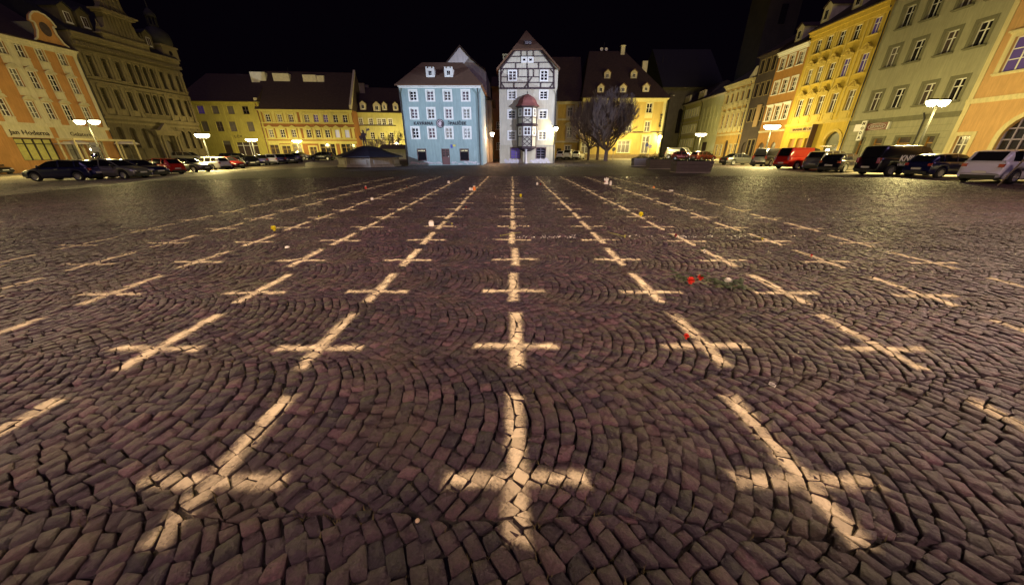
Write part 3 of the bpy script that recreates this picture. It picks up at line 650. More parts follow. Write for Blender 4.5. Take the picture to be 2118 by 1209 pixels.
for x in [.25, 2.2, 4.0, 5.75, 10.85, 12.3, 13.7, LS-.25]:
    for za, zb in ((6.7, 10.7), (11.5, 14.6)):
        S_.part(MB().box(x-.2, x+.2, -.16, 0, za+.3, zb-.3).box(x-.28, x+.28, -.22, 0, zb-.3, zb).box(x-.28, x+.28, -.22, 0, za, za+.3), 'pilaster', STT)
m = MB()
for k in range(11):
    z = .4 + k*.5; m.box(.0, 5.9, -.05, 0, z, z+.42).box(10.7, LS, -.05, 0, z, z+.42)
S_.open2 = [o for o in S_.open if o[2] < 3]
mm = MB()
xs_ = sorted([0, 5.9] + [v for o in S_.open2 for v in (o[0]-.2, o[1]+.2) if v < 5.9]); xr = sorted([10.7, LS] + [v for o in S_.open2 for v in (o[0]-.2, o[1]+.2) if v > 10.7])
for k in range(11):
    z = .4 + k*.48
    for q in (xs_, xr):
        for i in range(0, len(q)-1, 2): mm.box(q[i], q[i+1], -.06, 0, z, z+.41)
S_.part(mm, 'rustication', STN)['kind'] = 'stuff'
# portal
pc = 8.3
S_.hole(pc-.7, pc+.7, 0, 3.4, .01)
m = MB().box(pc-2.1, pc+2.1, -.75, 0, 4.4, 4.75).box(pc-2.3, pc+2.3, -.9, 0, 4.75, 4.95).box(pc-2.0, pc+2.0, -.6, 0, 4.2, 4.4).prism([(pc-1.3, 4.95), (pc+1.3, 4.95), (pc, 6.1)], -.7, -.1)
S_.part(m, 'portal_entablature', STT)
for q in (-1.7, -1.15, 1.15, 1.7):
    S_.part(MB().lathe([(.3, -.6), (.3, .5), (.19, .6), (.18, 3.9), (.28, 4.05), (.28, 4.2)], (pc+q, -.45, 0), 10), 'column', STT, smooth=True)
S_.part(MB().box(pc-.68, pc+.68, .2, .28, 0, 3.4), 'door', DARKW)
S_.build_wall(); S_.roof(23, m=SLATE)
for x in (1.6, 3.6, 12.4): S_.dormer(x, 17.6, 1.5, 1.9, 'gable', STN, SLATE, pane=GLASSR)
# central attic gable
gx = (S_.px(215, 62)[0] + S_.px(290, 95)[0]) / 2
gb = S_.part(MB().box(-3.3, 3.3, -.45, 1.0, 0, .75).box(-3.5, 3.5, -.6, 1, .75, .95).box(-1.9, 1.9, -.3, .9, .95, 3.6).box(-2.3, 2.3, -.75, 1.0, 3.6, 3.85).box(-2.6, 2.6, -.95, 1.0, 3.85, 4.05).box(-1.3, 1.3, -.3, .9, 4.05, 6.3).box(-1.6, 1.6, -.55, .9, 6.3, 6.6).prism([(-1.4, 6.6), (1.4, 6.6), (0, 7.9)], -.3, .6), 'attic_gable', STT, loc=(gx, 0, S_.top+.05))
for sg in (-1, 1):
    MB().prism([(sg*1.9, .95), (sg*3.1, .95), (sg*2.9, 1.5), (sg*2.3, 1.9), (sg*2.1, 2.9), (sg*1.9, 3.2)][::sg], -.25, .6).obj('volute', STT, gb)
    MB().lathe([(0, 0), (.28, .05), (.2, .35), (.3, .6), (.12, 1.0), (.03, 1.6)], (sg*3.0, 0, .95), 8).obj('urn', STT, gb)
    MB().prism([(sg*1.3, 4.05), (sg*2.1, 4.05), (sg*1.5, 4.9), (sg*1.3, 5.8)][::sg], -.2, .5).obj('volute', STT, gb)

m = MB()
for i in range(7): x = -1.5 + i*.5; m.box(x-.09, x+.09, -.42, -.3, 1.1, 3.4)
for i in range(4): x = -.9 + i*.6; m.box(x-.09, x+.09, -.42, -.3, 4.2, 6.2)
m.obj('fluted_pilaster', STT, gb)
# corner turret
tx = S_.px(352, 110)[0]+.15
tu = S_.part(MB().box(-1.4, 1.4, -.15, 2.6, 0, 1.7).box(-1.6, 1.6, -.3, 2.8, 1.7, 1.95), 'turret', STT, loc=(tx, .2, S_.top+.05))
MB().lathe([(0, 0), (.33, 0)], n=12).obj('round_window', GLASS, tu, (0, -.17, .85), rot=(R(90), 0, 0))
MB().lathe([(1.5, 1.95), (1.75, 2.3), (1.8, 2.9), (1.6, 3.7), (1.1, 4.3), (.6, 4.6), (.6, 4.7)], (0, 1.2, 0), 12).obj('dome', SLATE, tu, smooth=True)
m = MB().lathe([(.7, 4.65), (.7, 4.8)], (0, 1.2, 0), 8).lathe([(.75, 5.9), (.8, 6.05), (.75, 6.4), (.4, 6.95), (.1, 7.2), (.07, 8.6), (.16, 8.75), (.16, 8.95), (.05, 9.05), (.04, 10.2), (0, 10.6)], (0, 1.2, 0), 10)
for i in range(8): t = i*math.pi/4; m.tube((.6*math.cos(t), 1.2+.6*math.sin(t), 4.7), (.6*math.cos(t), 1.2+.6*math.sin(t), 5.9), .09)
m.obj('lantern', SLATE, tu)
# firewall gable between roofs
OL = S_
S_.part(MB().prism([(0, 0), (.35, 0), (.35, 5), (0, 5)], 0, 1), 'chimney', STN, loc=(1.2, 6, 20))

# --- plain yellow house ---------------------------------------------
YEL = plaster('yellow_plaster', (.50, .44, .105), .2)
PY = House('plain_house', 'plain mustard yellow house of three storeys left of the decorated facade', 'house', (-71, 79.0), (-55.6, 80.4), 14, 10.2, YEL)
PY.top = mean([PY.px(400, 209)[1], PY.px(530, 211)[1]])
xr_ = PY.px(531, 211)[0]; PY.L = xr_ + .1
A, az = PY.avgrow([(418, 236), (448, 236), (479.5, 236), (510, 236)]); B_, bz = PY.avgrow([(428, 272), (458, 272), (485, 272), (521.5, 272)])
for i, x in enumerate(A): PY.win(x, az, 1.35, 1.55, 'four', pane=(GLASSV, GLASSR, GLASSR, GLASS)[i], frame=mat('brown_frame', (.14, .11, .09), .6), sur=True, sw=.16, surm=YEL, rows=[])
for i, x in enumerate(B_): PY.win(x, bz, 1.4, 1.95, 'four', pane=(GLASSR, GLASSR, GLASSR, GLASSC)[i], frame=mat('brown_frame', (.14, .11, .09), .6), sur=True, sw=.16, surm=YEL, rows=[])
d0, d1 = PY.px(462, 300)[0], PY.px(478, 300)[0]; s0, s1 = PY.px(490, 300)[0], PY.px(533, 300)[0]
PY.hole(d0, d1, .3, 3.9); PY.hole(s0, s1, .9, 3.6)
PY.part(MB().box(d0, d1, .2, .26, .3, 3.0).box(d0, d1, .12, .2, 3.0, 3.12), 'door', DARKW); PY.part(MB().box(d0, d1, .24, .27, 3.12, 3.9), 'fanlight', GLASSC)
sw_ = PY.part(MB().box(s0, s1, .1, .16, 2.9, 3.0).box(s0+1.2, s0+1.3, .1, .18, .9, 3.6).box(s0+2.6, s0+2.75, .1, .18, .9, 3.6).box(s1-1.3, s1-1.2, .1, .18, .9, 3.6), 'shop_window', WHITE)
MB().box(s0, s1, .2, .22, .9, 3.6).obj('pane', GLASSR, sw_)
text('LČK', .8, 'sign_lettering', DARKW, PY.root, (PY.px(494, 283)[0], -.05, PY.px(494, 283)[1]), space=1.3)
PY.band(bz - .75, .14, .06, YEL); PY.part(MB().box(PY.L*.52, PY.L*.52+.5, -.1, 0, 0, PY.top-.4), 'pilaster', YEL); PY.cornice(.4, .35, YEL); PY.build_wall()
PY.roof(17.8, hip0=3, hip1=0); PY.pipe(PY.L-.35, m=mat('red_brown_pipe', (.16, .06, .04), .5))
PY.part(MB().box(PY.L-.45, PY.L+.05, -.3, 8, PY.top, PY.top+.75), 'parapet', CREAM)

# --- decorated yellow/orange house ---------------------------------
DY = plaster('deep_yellow_panel', (.55, .40, .06), .18); DT = plaster('pale_yellow_trim', (.62, .56, .20), .12); DR = plaster('terracotta_panel', (.34, .15, .05), .3)
DE = House('decorated_house', 'yellow decorated facade with red-brown panels, two window rows and small pediments', 'house', (-55.5, 80.5), (-21, 84.0), 13, 10.2, DR)
DE.L = DE.px(731, 250)[0]; DE.top = mean([DE.px(540, 225)[1], DE.px(728, 228.5)[1]])
A, az = DE.avgrow([(x, 252.8) for x in (556.5, 580.7, 604, 636.5, 655.3, 675, 695.3, 715)]); B_, bz = DE.avgrow([(x, 284.5) for x in (563.5, 587, 610, 641, 660.2, 679.6, 699.3, 719.5)])
z4, z3, z2_, z1_ = [mean([DE.px(x, y)[1] for x in (560, 700)]) for y in (254, 263.5, 287, 292)]
for i, x in enumerate(A): DE.win(x, az, .98, 1.5, 'six', pane=(GLASS, GLASSR, GLASSR, GLASSC, GLASSV, GLASSV, GLASS, GLASS)[i], sur=True, sw=.26, ped='flat', surm=DT, sp=.1, rows=[.34, .67])
for i, x in enumerate(B_): DE.win(x, bz, .98, 1.6, 'six', pane=(GLASSC, GLASS, GLASSR, GLASSR, GLASS, GLASS, GLASSL, GLASSL)[i], sur=True, sw=.26, ped='tri', surm=DT, sp=.1, rows=[.34, .67])
for z in (z4, z3, z2_, z1_): DE.band(z-.1, .16, .16, DT)
xs_ = [0.35] + [(A[i]+A[i+1])/2 for i in range(7)] + [DE.L-.5]
for i, x in enumerate(xs_):
    for xx in ([x-.55, x+.55] if i == 3 else [x]):
        DE.part(MB().box(xx-.28, xx+.28, -.09, 0, z2_+.1, z3-.15), 'pilaster', DT); DE.part(MB().box(xx-.28, xx+.28, -.09, 0, z4+.1, DE.top-.5), 'pilaster', DT)
for i, x in enumerate(A):
    for sg in (-1, 1): DE.part(MB().box(x+sg*.9-.055, x+sg*.9+.055, -.04, 0, z4+.15, DE.top-.6), 'panel_trim', DY)
gf = [(559.4, 577.7, .9, 3.1, 's'), (584, 602, .5, 2.9, 'd'), (606.5, 625, .7, 3.2, 's'), (641, 655, .4, 2.7, 'd'), (663.5, 694, .8, 3.3, 's'), (707, 735, .8, 3.3, 's')]
for q, (xa, xb, za, zb, k) in enumerate(gf):
    u0, u1 = DE.px(xa, 308)[0], DE.px(xb, 308)[0]; DE.hole(u0, u1, za, zb)
    DE.part(MB().box(u0-.28, u0, -.08, 0, .4, zb+.28).box(u1, u1+.28, -.08, 0, .4, zb+.28).box(u0, u1, -.08, 0, zb, zb+.28), 'surround', DT)
    fr = MB().box(u0, u1, .12, .2, zb-.75, zb-.67)
    n_ = 3 if u1-u0 > 2.6 else 2
    for j in range(n_+1): X_ = u0 + (u1-u0)*j/n_; fr.box(max(u0, X_-.06), min(u1, X_+.06), .12, .2, za, zb)
    fo = DE.part(fr, 'shop_window' if k == 's' else 'door', mat('ochre_frame', (.35, .24, .07), .6))
    MB().box(u0, u1, .22, .24, za, zb).obj('pane', (GLASSR, DARKW, GLASSC, DARKW, GLASS, GLASS)[q], fo)
DE.part(MB().box(0, DE.L, -.03, 0, z1_-.5, z1_-.18), 'frieze', DT)
DE.cornice(.5, .4, DT); DE.build_wall(); DE.roof(18.4)
DE.part(MB().add([(DE.L-.25, -.4, DE.top), (DE.L+.2, -.4, DE.top), (DE.L+.2, 6.5, 18.4), (DE.L-.25, 6.5, 18.4), (DE.L-.25, -.5, DE.top+.9), (DE.L+.2, -.5, DE.top+.9), (DE.L+.2, 6.5, 19.0), (DE.L-.25, 6.5, 19.0)], [(0,1,5,4), (4,5,6,7), (1,2,6,5), (3,0,4,7), (2,3,7,6)]), 'verge_parapet', CREAM)
WC = mat('white_render', (.85, .82, .60), .8, noise=.25, nscale=2)
for xa, xb, ya, yb in ((521.5, 546, 149, 172), (568, 596, 152, 175), (629, 652, 155, 175.5), (657.5, 668, 156.5, 176)):
    q0 = DE.px(xa, yb, 4.6); q1 = DE.px(xb, ya, 4.6); chim(DE.root, (q0[0]+q1[0])/2, 4.6, q0[1]-1, q1[1], q1[0]-q0[0], 1.1, WC, cap=False)
DE.pipe(.1, m=mat('red_brown_pipe', (.16, .06, .04), .5)); DE.part(MB().tube((DE.px(602, 180, 6)[0], 6.3, 17), (DE.px(602, 180, 6)[0], 6.3, 19.2), .03), 'aerial', METAL)

# --- small pale house with dormers -----------------------------------
PW = plaster('pale_yellow_plaster', (.62, .58, .24), .15)



P0_ = at_depth(733, 250, 86); SM = House('low_house', 'low pale yellow house with white gabled dormers behind the small bare trees', 'house', (P0_.x+.2, 86), (-14.2, 90), 11, 9.4, PW)
SM.L = SM.px(836, 250)[0]+2; SM.top = SM.px(780, 233)[1]
A, az = SM.avgrow([(747, 258), (768, 258), (785.5, 258), (795, 258), (808, 258)]); B_, bz = SM.avgrow([(750, 288), (772, 288), (792, 288), (811, 288)])
for x in A: SM.win(x, az, .85, 1.25, 'six', pane=GLASSR, sur=True, sw=.14, surm=WHITE, sill=False)
for x in B_: SM.win(x, bz, .95, 1.5, 'six', pane=GLASS, sur=True, sw=.14, surm=PW, sill=False)
zz = SM.px(780, 259)[1]; SM.band(zz-.08, .12, .16, DARKW, x0=A[0]-1.2, x1=A[-1]+1.2); zz = SM.px(780, 289)[1]; SM.band(zz-.08, .12, .12, DARKW)
SM.cornice(.3, .3, PW); SM.build_wall(); SM.roof(16.0); SM.pipe(SM.L*.86)
for x, y, w_ in ((753, 229, 1.3), (782, 232, 1.6), (797, 230, 1.1), (820, 231, 1.2)):
    q = SM.px(x, y, .6); SM.dormer(q[0], q[1]+.1, w_, 1.35, 'gable', CREAM)
for xa, xb, ya, yb, d in ((744, 752, 173.5, 206, 4), (753, 761, 177, 190, 6), (786, 805, 195, 214, 5)):
    q0, q1 = SM.px(xa, yb, d), SM.px(xb, ya, d); chim(SM.root, (q0[0]+q1[0])/2, d, q0[1]-1.5, q1[1], q1[0]-q0[0], .9, plaster('chimney_render', (.42, .36, .26)))
# --- turquoise cafe house ---------------------------------------------
TQ = plaster('turquoise_plaster', (.32, .43, .44), .14)
PT = (GLASSR, mat('window_pane_plum', (.13, .075, .11), .2, noise=.5, nscale=2), GLASSR, GLASS)
T = House('cafe_house', 'turquoise four-storey cafe house with white windows and a brown hipped roof', 'house', (-13.75, 46.0), (-3.1, 46.0), 9, 8.93, TQ, base=-.6)
T.L = T.px(997.5, 300)[0]
rows = []
for ys, xs, hh in ((198, (854.7, 890, 925.5, 963), 1.13), (235, (857, 892, 928, 965), 1.2), (275, (859.5, 893.5, 928.8, 966), 1.33)):
    a, z = T.avgrow([(x, ys) for x in xs]); rows.append((a, z, hh))
for j, (a, z, hh) in enumerate(rows):
    for i, x in enumerate(a):
        T.win(x, z-hh*.47, .82, hh*.92, 'six', pane=(GLASSR, PT[1], GLASSR, PT[1])[(i+j) % 4], sur=True, sw=.18, surm=WHITE, sp=.03, rows=[.35, .65], rec=.1, sill=False, bw=.085)
for i, (xa, xb) in enumerate(((863, 882.3), (951, 970))):
    u0, u1 = T.px(xa, 320)[0], T.px(xb, 320)[0]; za, zb = T.px(870, 333)[1], T.px(870, 307.5)[1]
    o = T.win((u0+u1)/2, za, u1-u0, zb-za, 'plain', frame=mat('maroon_frame', (.10, .04, .045), .5), pane=GLASS, sill=False, rec=.06, bw=.1)
    text('KAVÁRNA' if i == 0 else 'CAFÉ BAR', .19, 'sign_lettering', mat('lit_letter', (.9, .85, .5), .5, emit=(1, .9, .55) , estr=.8), T.root, ((u0+u1)/2, .04, zb-.25), space=1.05)
    T.part(MB().box(u0+.1, u1-.1, .05, .07, zb-.42, zb-.09), 'sign_board', DARKW)
u0, u1 = T.px(914, 325)[0], T.px(930.5, 325)[0]; zd = T.px(920, 307.5)[1]; T.hole(u0, u1, .02, zd)
MAR = mat('maroon_door', (.13, .05, .05), .5)
dm = MB().box(u0, u0+.1, .05, .14, .02, zd).box(u1-.1, u1, .05, .14, .02, zd).box(u0+.1, u1-.1, .05, .14, zd-.1, zd).box(u0+.1, u1-.1, .07, .13, .02, zd*.5).box((u0+u1)/2-.05, (u0+u1)/2+.05, .06, .13, zd*.5, zd-.1)
for q in (.5, .66, .82): dm.box(u0+.1, u1-.1, .06, .13, zd*q-.03, zd*q+.03)
do_ = T.part(dm, 'door', MAR); MB().box(u0+.1, u1-.1, .14, .15, zd*.5, zd-.1).obj('pane', GLASSR, do_); MB().box(u1-.22, u1-.12, .0, .06, .95, 1.1).obj('handle', STEEL, do_)
zt = T.px(900, 255.5)[1]; LET = mat('dark_lettering', (.03, .035, .045), .7)
xa, xb = T.px(851, 255)[0], T.px(900, 255)[0]; text('KAVÁRNA', .46, 'sign_lettering', LET, T.root, ((xa+xb)/2, -.03, zt), space=1.2, bold=.022)
xa, xb = T.px(920, 255)[0], T.px(971, 255)[0]; text('ŠPALÍČEK', .46, 'sign_lettering', LET, T.root, ((xa+xb)/2, -.03, zt), space=1.2, bold=.022)
ex = T.px(910.4, 255)[0]
em = T.part(MB().lathe([(0, 0), (.50, 0), (.50, .04), (0, .04)], n=20), 'emblem', mat('emblem_dark', (.035, .02, .03), .5), loc=(ex, -.005, zt)); em.rotation_euler = (R(90), 0, 0)
MB().lathe([(.40, .045), (.34, .05)], n=20, arc=math.pi*1.5, a0=.6).obj('emblem_ring', mat('emblem_pale', (.55, .45, .5), .6), em)
MB().prism([(-.17, -.22), (.02, -.30), (.16, -.1), (.2, .1), (.13, .12), (.1, .28), (.03, .29), (.0, .12), (-.06, .27), (-.12, .25), (-.1, .05), (-.2, .12), (-.25, .05)], -.05, -.046).obj('emblem_hand', mat('emblem_pale', (.55, .45, .5), .6), em, rot=(R(-90), 0, 0))
T.part(MB().box(T.px(932, 300)[0], T.px(936, 300)[0], -.05, -.01, T.px(932, 306)[1], T.px(932, 299)[1]), 'house_number_plate', mat('blue_enamel', (.05, .07, .4), .3))
T.part(MB().box(T.px(936.5, 300)[0], T.px(942, 300)[0], -.05, -.01, T.px(932, 303)[1], T.px(932, 299)[1]), 'notice_plate', mat('yellow_plate', (.6, .5, .1), .5))
T.cornice(.25, .3, WHITE); T.build_wall(reveal=.25)
T.roof(T.px(915, 128.5, 4.0)[1], ridge_y=4.2, hip0=T.px(872, 129, 4.0)[0], hip1=T.L-T.px(957, 128.5, 4.0)[0], over=.55, m=ROOFB)
for x, y in ((891.5, 161), (929, 160.5)):
    q = T.px(x, y, 1.2); T.dormer(q[0], q[1], 1.02, .92, 'crow', mat('dormer_render', (.60, .60, .58), .8), ROOFB, pane=GLASS, frame=WHITE)
T.pipe(T.px(835, 260)[0], m=METAL); T.pipe(T.L-.33, m=METAL)
# flaked lime plaster along the foot of the wall
def flakes(H, spans, name='peeling_plaster'):
    m = MB()
    for x0, x1, zt_ in spans:
        n_ = int((x1-x0)*7)
        for i in range(n_):
            x = x0 + (x1-x0)*i/n_ + rnd.uniform(0, .1); hh = zt_*rnd.uniform(.25, 1); w2 = rnd.uniform(.10, .32); zz = rnd.uniform(.02, zt_*.55)
            P = [(x + w2*math.cos(t)*rnd.uniform(.5, 1), zz + hh*.4*math.sin(t)*rnd.uniform(.5, 1) + .1) for t in [k*math.pi/4 for k in range(8)]]
            P = [(a, max(.02, b)) for a, b in P]; dd = -.006 - .0006*i; m.add([(a, dd, b) for a, b in P], [tuple(range(8))])
    o = H.part(m, name, mat('bare_lime_plaster', (.62, .58, .62), .9, noise=.4, nscale=6)); o['kind'] = 'stuff'
flakes(T, [(.4, 4.6, .42), (T.px(936, 330)[0], T.px(957, 330)[0], .5), (T.px(960, 330)[0], T.px(994, 330)[0], .55)])
# gabled house behind it
GW = plaster('white_gable_plaster', (.60, .58, .58), .15)
pa = at_depth(926, 128, 55); pb = at_depth(1006, 150, 55); ap = at_depth(951.3, 97, 55)
GB = House('gabled_house', 'white gable and narrow dark side wall rising behind the turquoise house', 'house', (-11.0, 55), (pb.x, 55), 10, 9.2, GW)
sx, sz = ap.x - GB.P0.x, ap.z
GB.cornice(.1, .1, GW); gq = [GB.px(x, y) for x, y in ((1004.7, 148), (991, 137), (973.7, 123), (951.3, 97), (926.5, 128), (915, 142))]; GB.build_wall(gable=[(0, 9.2), (GB.L, 9.2)] + gq)
m = MB()
for P in ([gq[0], gq[1], gq[2], gq[3]], [gq[5], gq[4], gq[3]]):
    for a, b in zip(P[:-1], P[1:]): m.add([(a[0], -.15, a[1]+.06), (b[0], -.15, b[1]+.06), (b[0], 10, b[1]+.06), (a[0], 10, a[1]+.06), (a[0], -.15, a[1]+.2), (b[0], -.15, b[1]+.2), (b[0], 10, b[1]+.2), (a[0], 10, a[1]+.2)], [(0,1,2,3), (4,5,6,7), (0,1,5,4), (1,2,6,5), (2,3,7,6), (3,0,4,7)])
GB.part(m, 'roof', ROOF)
# alley walls
AL = plaster('alley_wall_brown', (.30, .155, .07), .4)
aw = House('alley_house', 'tall narrow brown house front deep in the alley between the two lit houses', 'house', (-3.5, 66), (-1.2, 66), 6, 12, AL); aw.win(1.0, 5.4, .7, 1.2, 'six', pane=GLASS); aw.win(1.0, 2.0, .7, 1.2, 'six', pane=GLASS); aw.build_wall(); aw.roof(14)
TB = House('rear_wing', 'plain side wing of the turquoise block facing the narrow alley', 'house', (-3.05, 55.4), (-3.35, 65), 3, 8.6, plaster('alley_wall_grey', (.36, .30, .24), .4)); TB = TB
TB.root.rotation_euler[2] += 0; TB.build_wall(); TB.roof(9.6)

# --- half-timbered house ----------------------------------------------
HP = plaster('cream_lime_plaster', (.56, .52, .42), .12); TIM = mat('dark_timber', (.055, .032, .04), .75, noise=.3, nscale=7, stretch=(1, 1, 6))
H = House('timber_house', 'half-timbered gabled house with oriel, lit white beside the alley', 'house', (-2.1, 52.0), (7.1, 52.0), 10, 10, HP, base=-.5)
# align to the photograph's edges
hx0, hx1 = at_depth(1034, 300, 52).x, at_depth(1147, 300, 52).x
H.P0 = Vector((hx0, 52)); H.L = hx1 - hx0; H.root.location = (hx0, 52, 0); H.e = Vector((1, 0)); H.n = Vector((0, 1))
def hp(x, y): return H.px(800 + x/4.03, 60 + y/4.03)
def tp(x, y): return H.px(1020 + x/8.633, 60 + y/8.633)
zA = tp(600, 1065)[1]; H.top = zA
wl = [(1050.6, 1069.5, 145.6, 169), (1116.3, 1133.7, 145, 169.5), (1050.6, 1068, 185.8, 207.6), (1116, 1133, 185.8, 207.6), (1049.3, 1066, 226.8, 247.5), (1114.3, 1131.6, 226.8, 247.5), (1049.5, 1066, 269.7, 291), (1113.3, 1130.8, 269.7, 291)]
pan = (GLASSR, GLASS, GLASSC, GLASS, GLASSR, GLASSR, GLASSC, GLASSC)
xl = mean([H.px((a+b)/2, (c+d)/2)[0] for a, b, c, d in wl[::2]]); xr = mean([H.px((a+b)/2, (c+d)/2)[0] for a, b, c, d in wl[1::2]])
for i, (a, b, c, d) in enumerate(wl):
    z0_ = H.px((a+b)/2, d)[1]; z1_ = H.px((a+b)/2, c)[1]; x_ = xl if i % 2 == 0 else xr
    if i >= 2: H.win(x_, z0_+.14, 1.02, z1_-z0_-.28, 'six', pane=pan[i], sur=True, sw=.15, surm=WHITE, sp=.04, rows=[.34, .66], rec=.08, sill=False, bw=.08)
gw = []
for a, b in ((1056.3, 1076), (1109, 1128)):
    u0, u1 = H.px(a, 317)[0], H.px(b, 317)[0]; za, zb = H.px(1066, 328)[1], H.px(1066, 305.5)[1]
    o = H.win((u0+u1)/2, za, u1-u0, zb-za, 'six', frame=mat('iron_grille', (.12, .10, .14), .5), pane=GLASSV if a < 1080 else GLASS, sill=False, rec=.1, arch=.22, rows=[.25, .5, .75], sur=True, sw=.07, surm=mat('maroon_frame', (.10, .04, .045), .5))
H.build_wall(reveal=.22)
# gable storeys in front plane 0.18 m proud
gz0 = zA; yF = -.22
e_l, e_r = tp(130, 720), tp(1090, 715); t_l, t_r = tp(385, 395), tp(845, 385); apx = tp(598, 110); z_e = e_l[1]
sg = H.part(MB().prism([(0, gz0), (H.L, gz0), (H.L, z_e), t_r, t_l, (0, z_e)], yF+.06, 10), 'gable_wall', HP)
def tim(x0, y0, x1, y1, w_, nm='beam'):
    p, q = tp(x0, y0), tp(x1, y1); H.part(MB().bar(p, q, w_/8.633/13.35*1.0, yF-.02, yF+.06), nm, TIM)
for L_ in ((120, 1065, 1100, 1062, 26), (140, 962, 1085, 962, 15), (148, 862, 265, 862, 13), (440, 862, 830, 862, 13), (985, 862, 1080, 862, 13), (135, 718, 1085, 716, 19), (235, 612, 495, 612, 13), (722, 608, 985, 603, 13), (315, 500, 910, 492, 13), (375, 398, 845, 390, 12)): tim(*L_)
for L_ in ((500, 405, 500, 497, 14), (606, 405, 606, 500, 14), (717, 400, 717, 495, 14), (405, 617, 405, 713, 13), (606, 615, 606, 713, 15), (812, 605, 812, 710, 15), (447, 725, 447, 858, 13), (624, 725, 624, 1055, 20), (722, 722, 722, 858, 13), (376, 968, 376, 1058, 15), (847, 968, 847, 1055, 17), (142, 725, 142, 1060, 18), (1082, 722, 1082, 1058, 22)): tim(*L_, nm='post')
for L_ in ((690, 872, 560, 1060, 15), (148, 970, 205, 1055, 14), (1070, 970, 1010, 1052, 16), (150, 815, 190, 735, 11), (1075, 800, 1022, 730, 12)): tim(*L_, nm='brace')
for L_ in ((125, 735, 385, 395, 20), (1105, 735, 845, 385, 22)): tim(*L_, nm='rafter')
for i, (a, b, c, d) in enumerate(wl[:2] + [(1078, 1090, 118.5, 131), (1091, 1103.5, 118.5, 131)]):
    z0_ = H.px((a+b)/2, d)[1]; z1_ = H.px((a+b)/2, c)[1]; u0, u1 = H.px(a, (c+d)/2)[0], H.px(b, (c+d)/2)[0]
    m = MB(); f = .17 if i < 2 else .22; m.box(u0, u0+f, yF-.06, yF+.07, z0_, z1_).box(u1-f, u1, yF-.06, yF+.07, z0_, z1_).box(u0+f, u1-f, yF-.06, yF+.07, z0_, z0_+f).box(u0+f, u1-f, yF-.06, yF+.07, z1_-f, z1_)
    if i < 2:
        mx_ = (u0+u1)/2; m.box(mx_-.06, mx_+.06, yF-.05, yF+.07, z0_+f, z1_-f)
        for q in (.37, .64): zq = z0_+(z1_-z0_)*q; m.box(u0+f, mx_-.06, yF-.04, yF+.06, zq-.035, zq+.035).box(mx_+.06, u1-f, yF-.04, yF+.06, zq-.035, zq+.035)
    o = H.part(m, 'window', WHITE); MB().box(u0+f*.5, u1-f*.5, yF+.03, yF+.045, z0_+f*.5, z1_-f*.5).obj('pane', pan[i] if i < 2 else GLASS, o)
# roof slabs, half hip, chimney
el, er = tp(65, 750), tp(1180, 745); dz = .16
def slab(P, y0, y1, th, nm, mt):
    m = MB()
    for a, b in zip(P[:-1], P[1:]): m.add([(a[0], y0, a[1]), (b[0], y0, b[1]), (b[0], y1, b[1]), (a[0], y1, a[1]), (a[0], y0, a[1]+th), (b[0], y0, b[1]+th), (b[0], y1, b[1]+th), (a[0], y1, a[1]+th)], [(0,1,2,3), (4,5,6,7), (0,1,5,4), (1,2,6,5), (2,3,7,6), (3,0,4,7)])
    return H.part(m, nm, mt)
tl2, tr2 = tp(365, 385), tp(862, 375)
ys = -.75
m = MB()
for (e_, t_, s_) in ((el, tl2, -1), (er, tr2, 1)):
    A_ = [(e_[0], ys, e_[1]), (t_[0], ys, t_[1]), (apx[0], 1.6, apx[1]+.7), (apx[0], 10.3, apx[1]+.7), (e_[0], 10.3, e_[1])]
    m.add(A_ + [(a, b, c+.16) for a, b, c in A_], [(0,1,2,3,4), (5,6,7,8,9), (0,1,6,5), (1,2,7,6), (3,4,9,8), (4,0,5,9)])
H.part(m, 'roof', ROOFB)
m = MB().add([(tl2[0]-.1, ys-.12, tl2[1]-.05), (tr2[0]+.1, ys-.12, tr2[1]-.05), (apx[0], 1.6, apx[1]+.95), (tl2[0]-.1, ys-.12, tl2[1]-.2), (tr2[0]+.1, ys-.12, tr2[1]-.2), (apx[0], 1.6, apx[1]+.6)], [(0,1,2), (3,4,5), (0,1,4,3), (1,2,5,4), (2,0,3,5)])
H.part(m, 'half_hip', ROOFB)
q0, q1 = tp(560, 305), tp(675, 255); dv = H.part(MB().box(q0[0], q1[0], ys-.05, 1.0, q0[1], q1[1]).box(q0[0]-.1, q1[0]+.1, ys-.15, 1, q1[1], q1[1]+.08), 'dormer', TIM)
for k in (0, 1):
    a_ = q0[0]+.1+k*(q1[0]-q0[0])*.5; MB().box(a_, a_+.32, ys-.09, ys-.05, q0[1]+.06, q1[1]-.05).obj('window_frame', mat('grey_frame', (.3, .28, .33), .6), dv); MB().box(a_+.06, a_+.26, ys-.11, ys-.09, q0[1]+.11, q1[1]-.1).obj('pane', GLASS, dv)
a, b = H.px(1041.5, 130, 3), H.px(1050, 114, 3); ch = chim(H.root, (a[0]+b[0])/2, 3, a[1]-2, b[1], .75, .7, mat('chimney_yellow', (.55, .48, .28), .8))
cm = MB(); [cm.box(a[0]+.12+i*.22, a[0]+.22+i*.22, 2.9, 3.0, b[1]-.4, b[1]-.1) for i in range(3)]; cm.obj('flue_slot', GLASS, ch)
zb_ = H.px(1090, 300.7)[1]; H.part(MB().box(-.05, H.L+.05, -.08, 0, -.5, zb_).box(-.08, H.L+.08, -.13, 0, zb_, zb_+.06), 'plinth', plaster('plinth_plaster', (.52, .47, .36), .15))
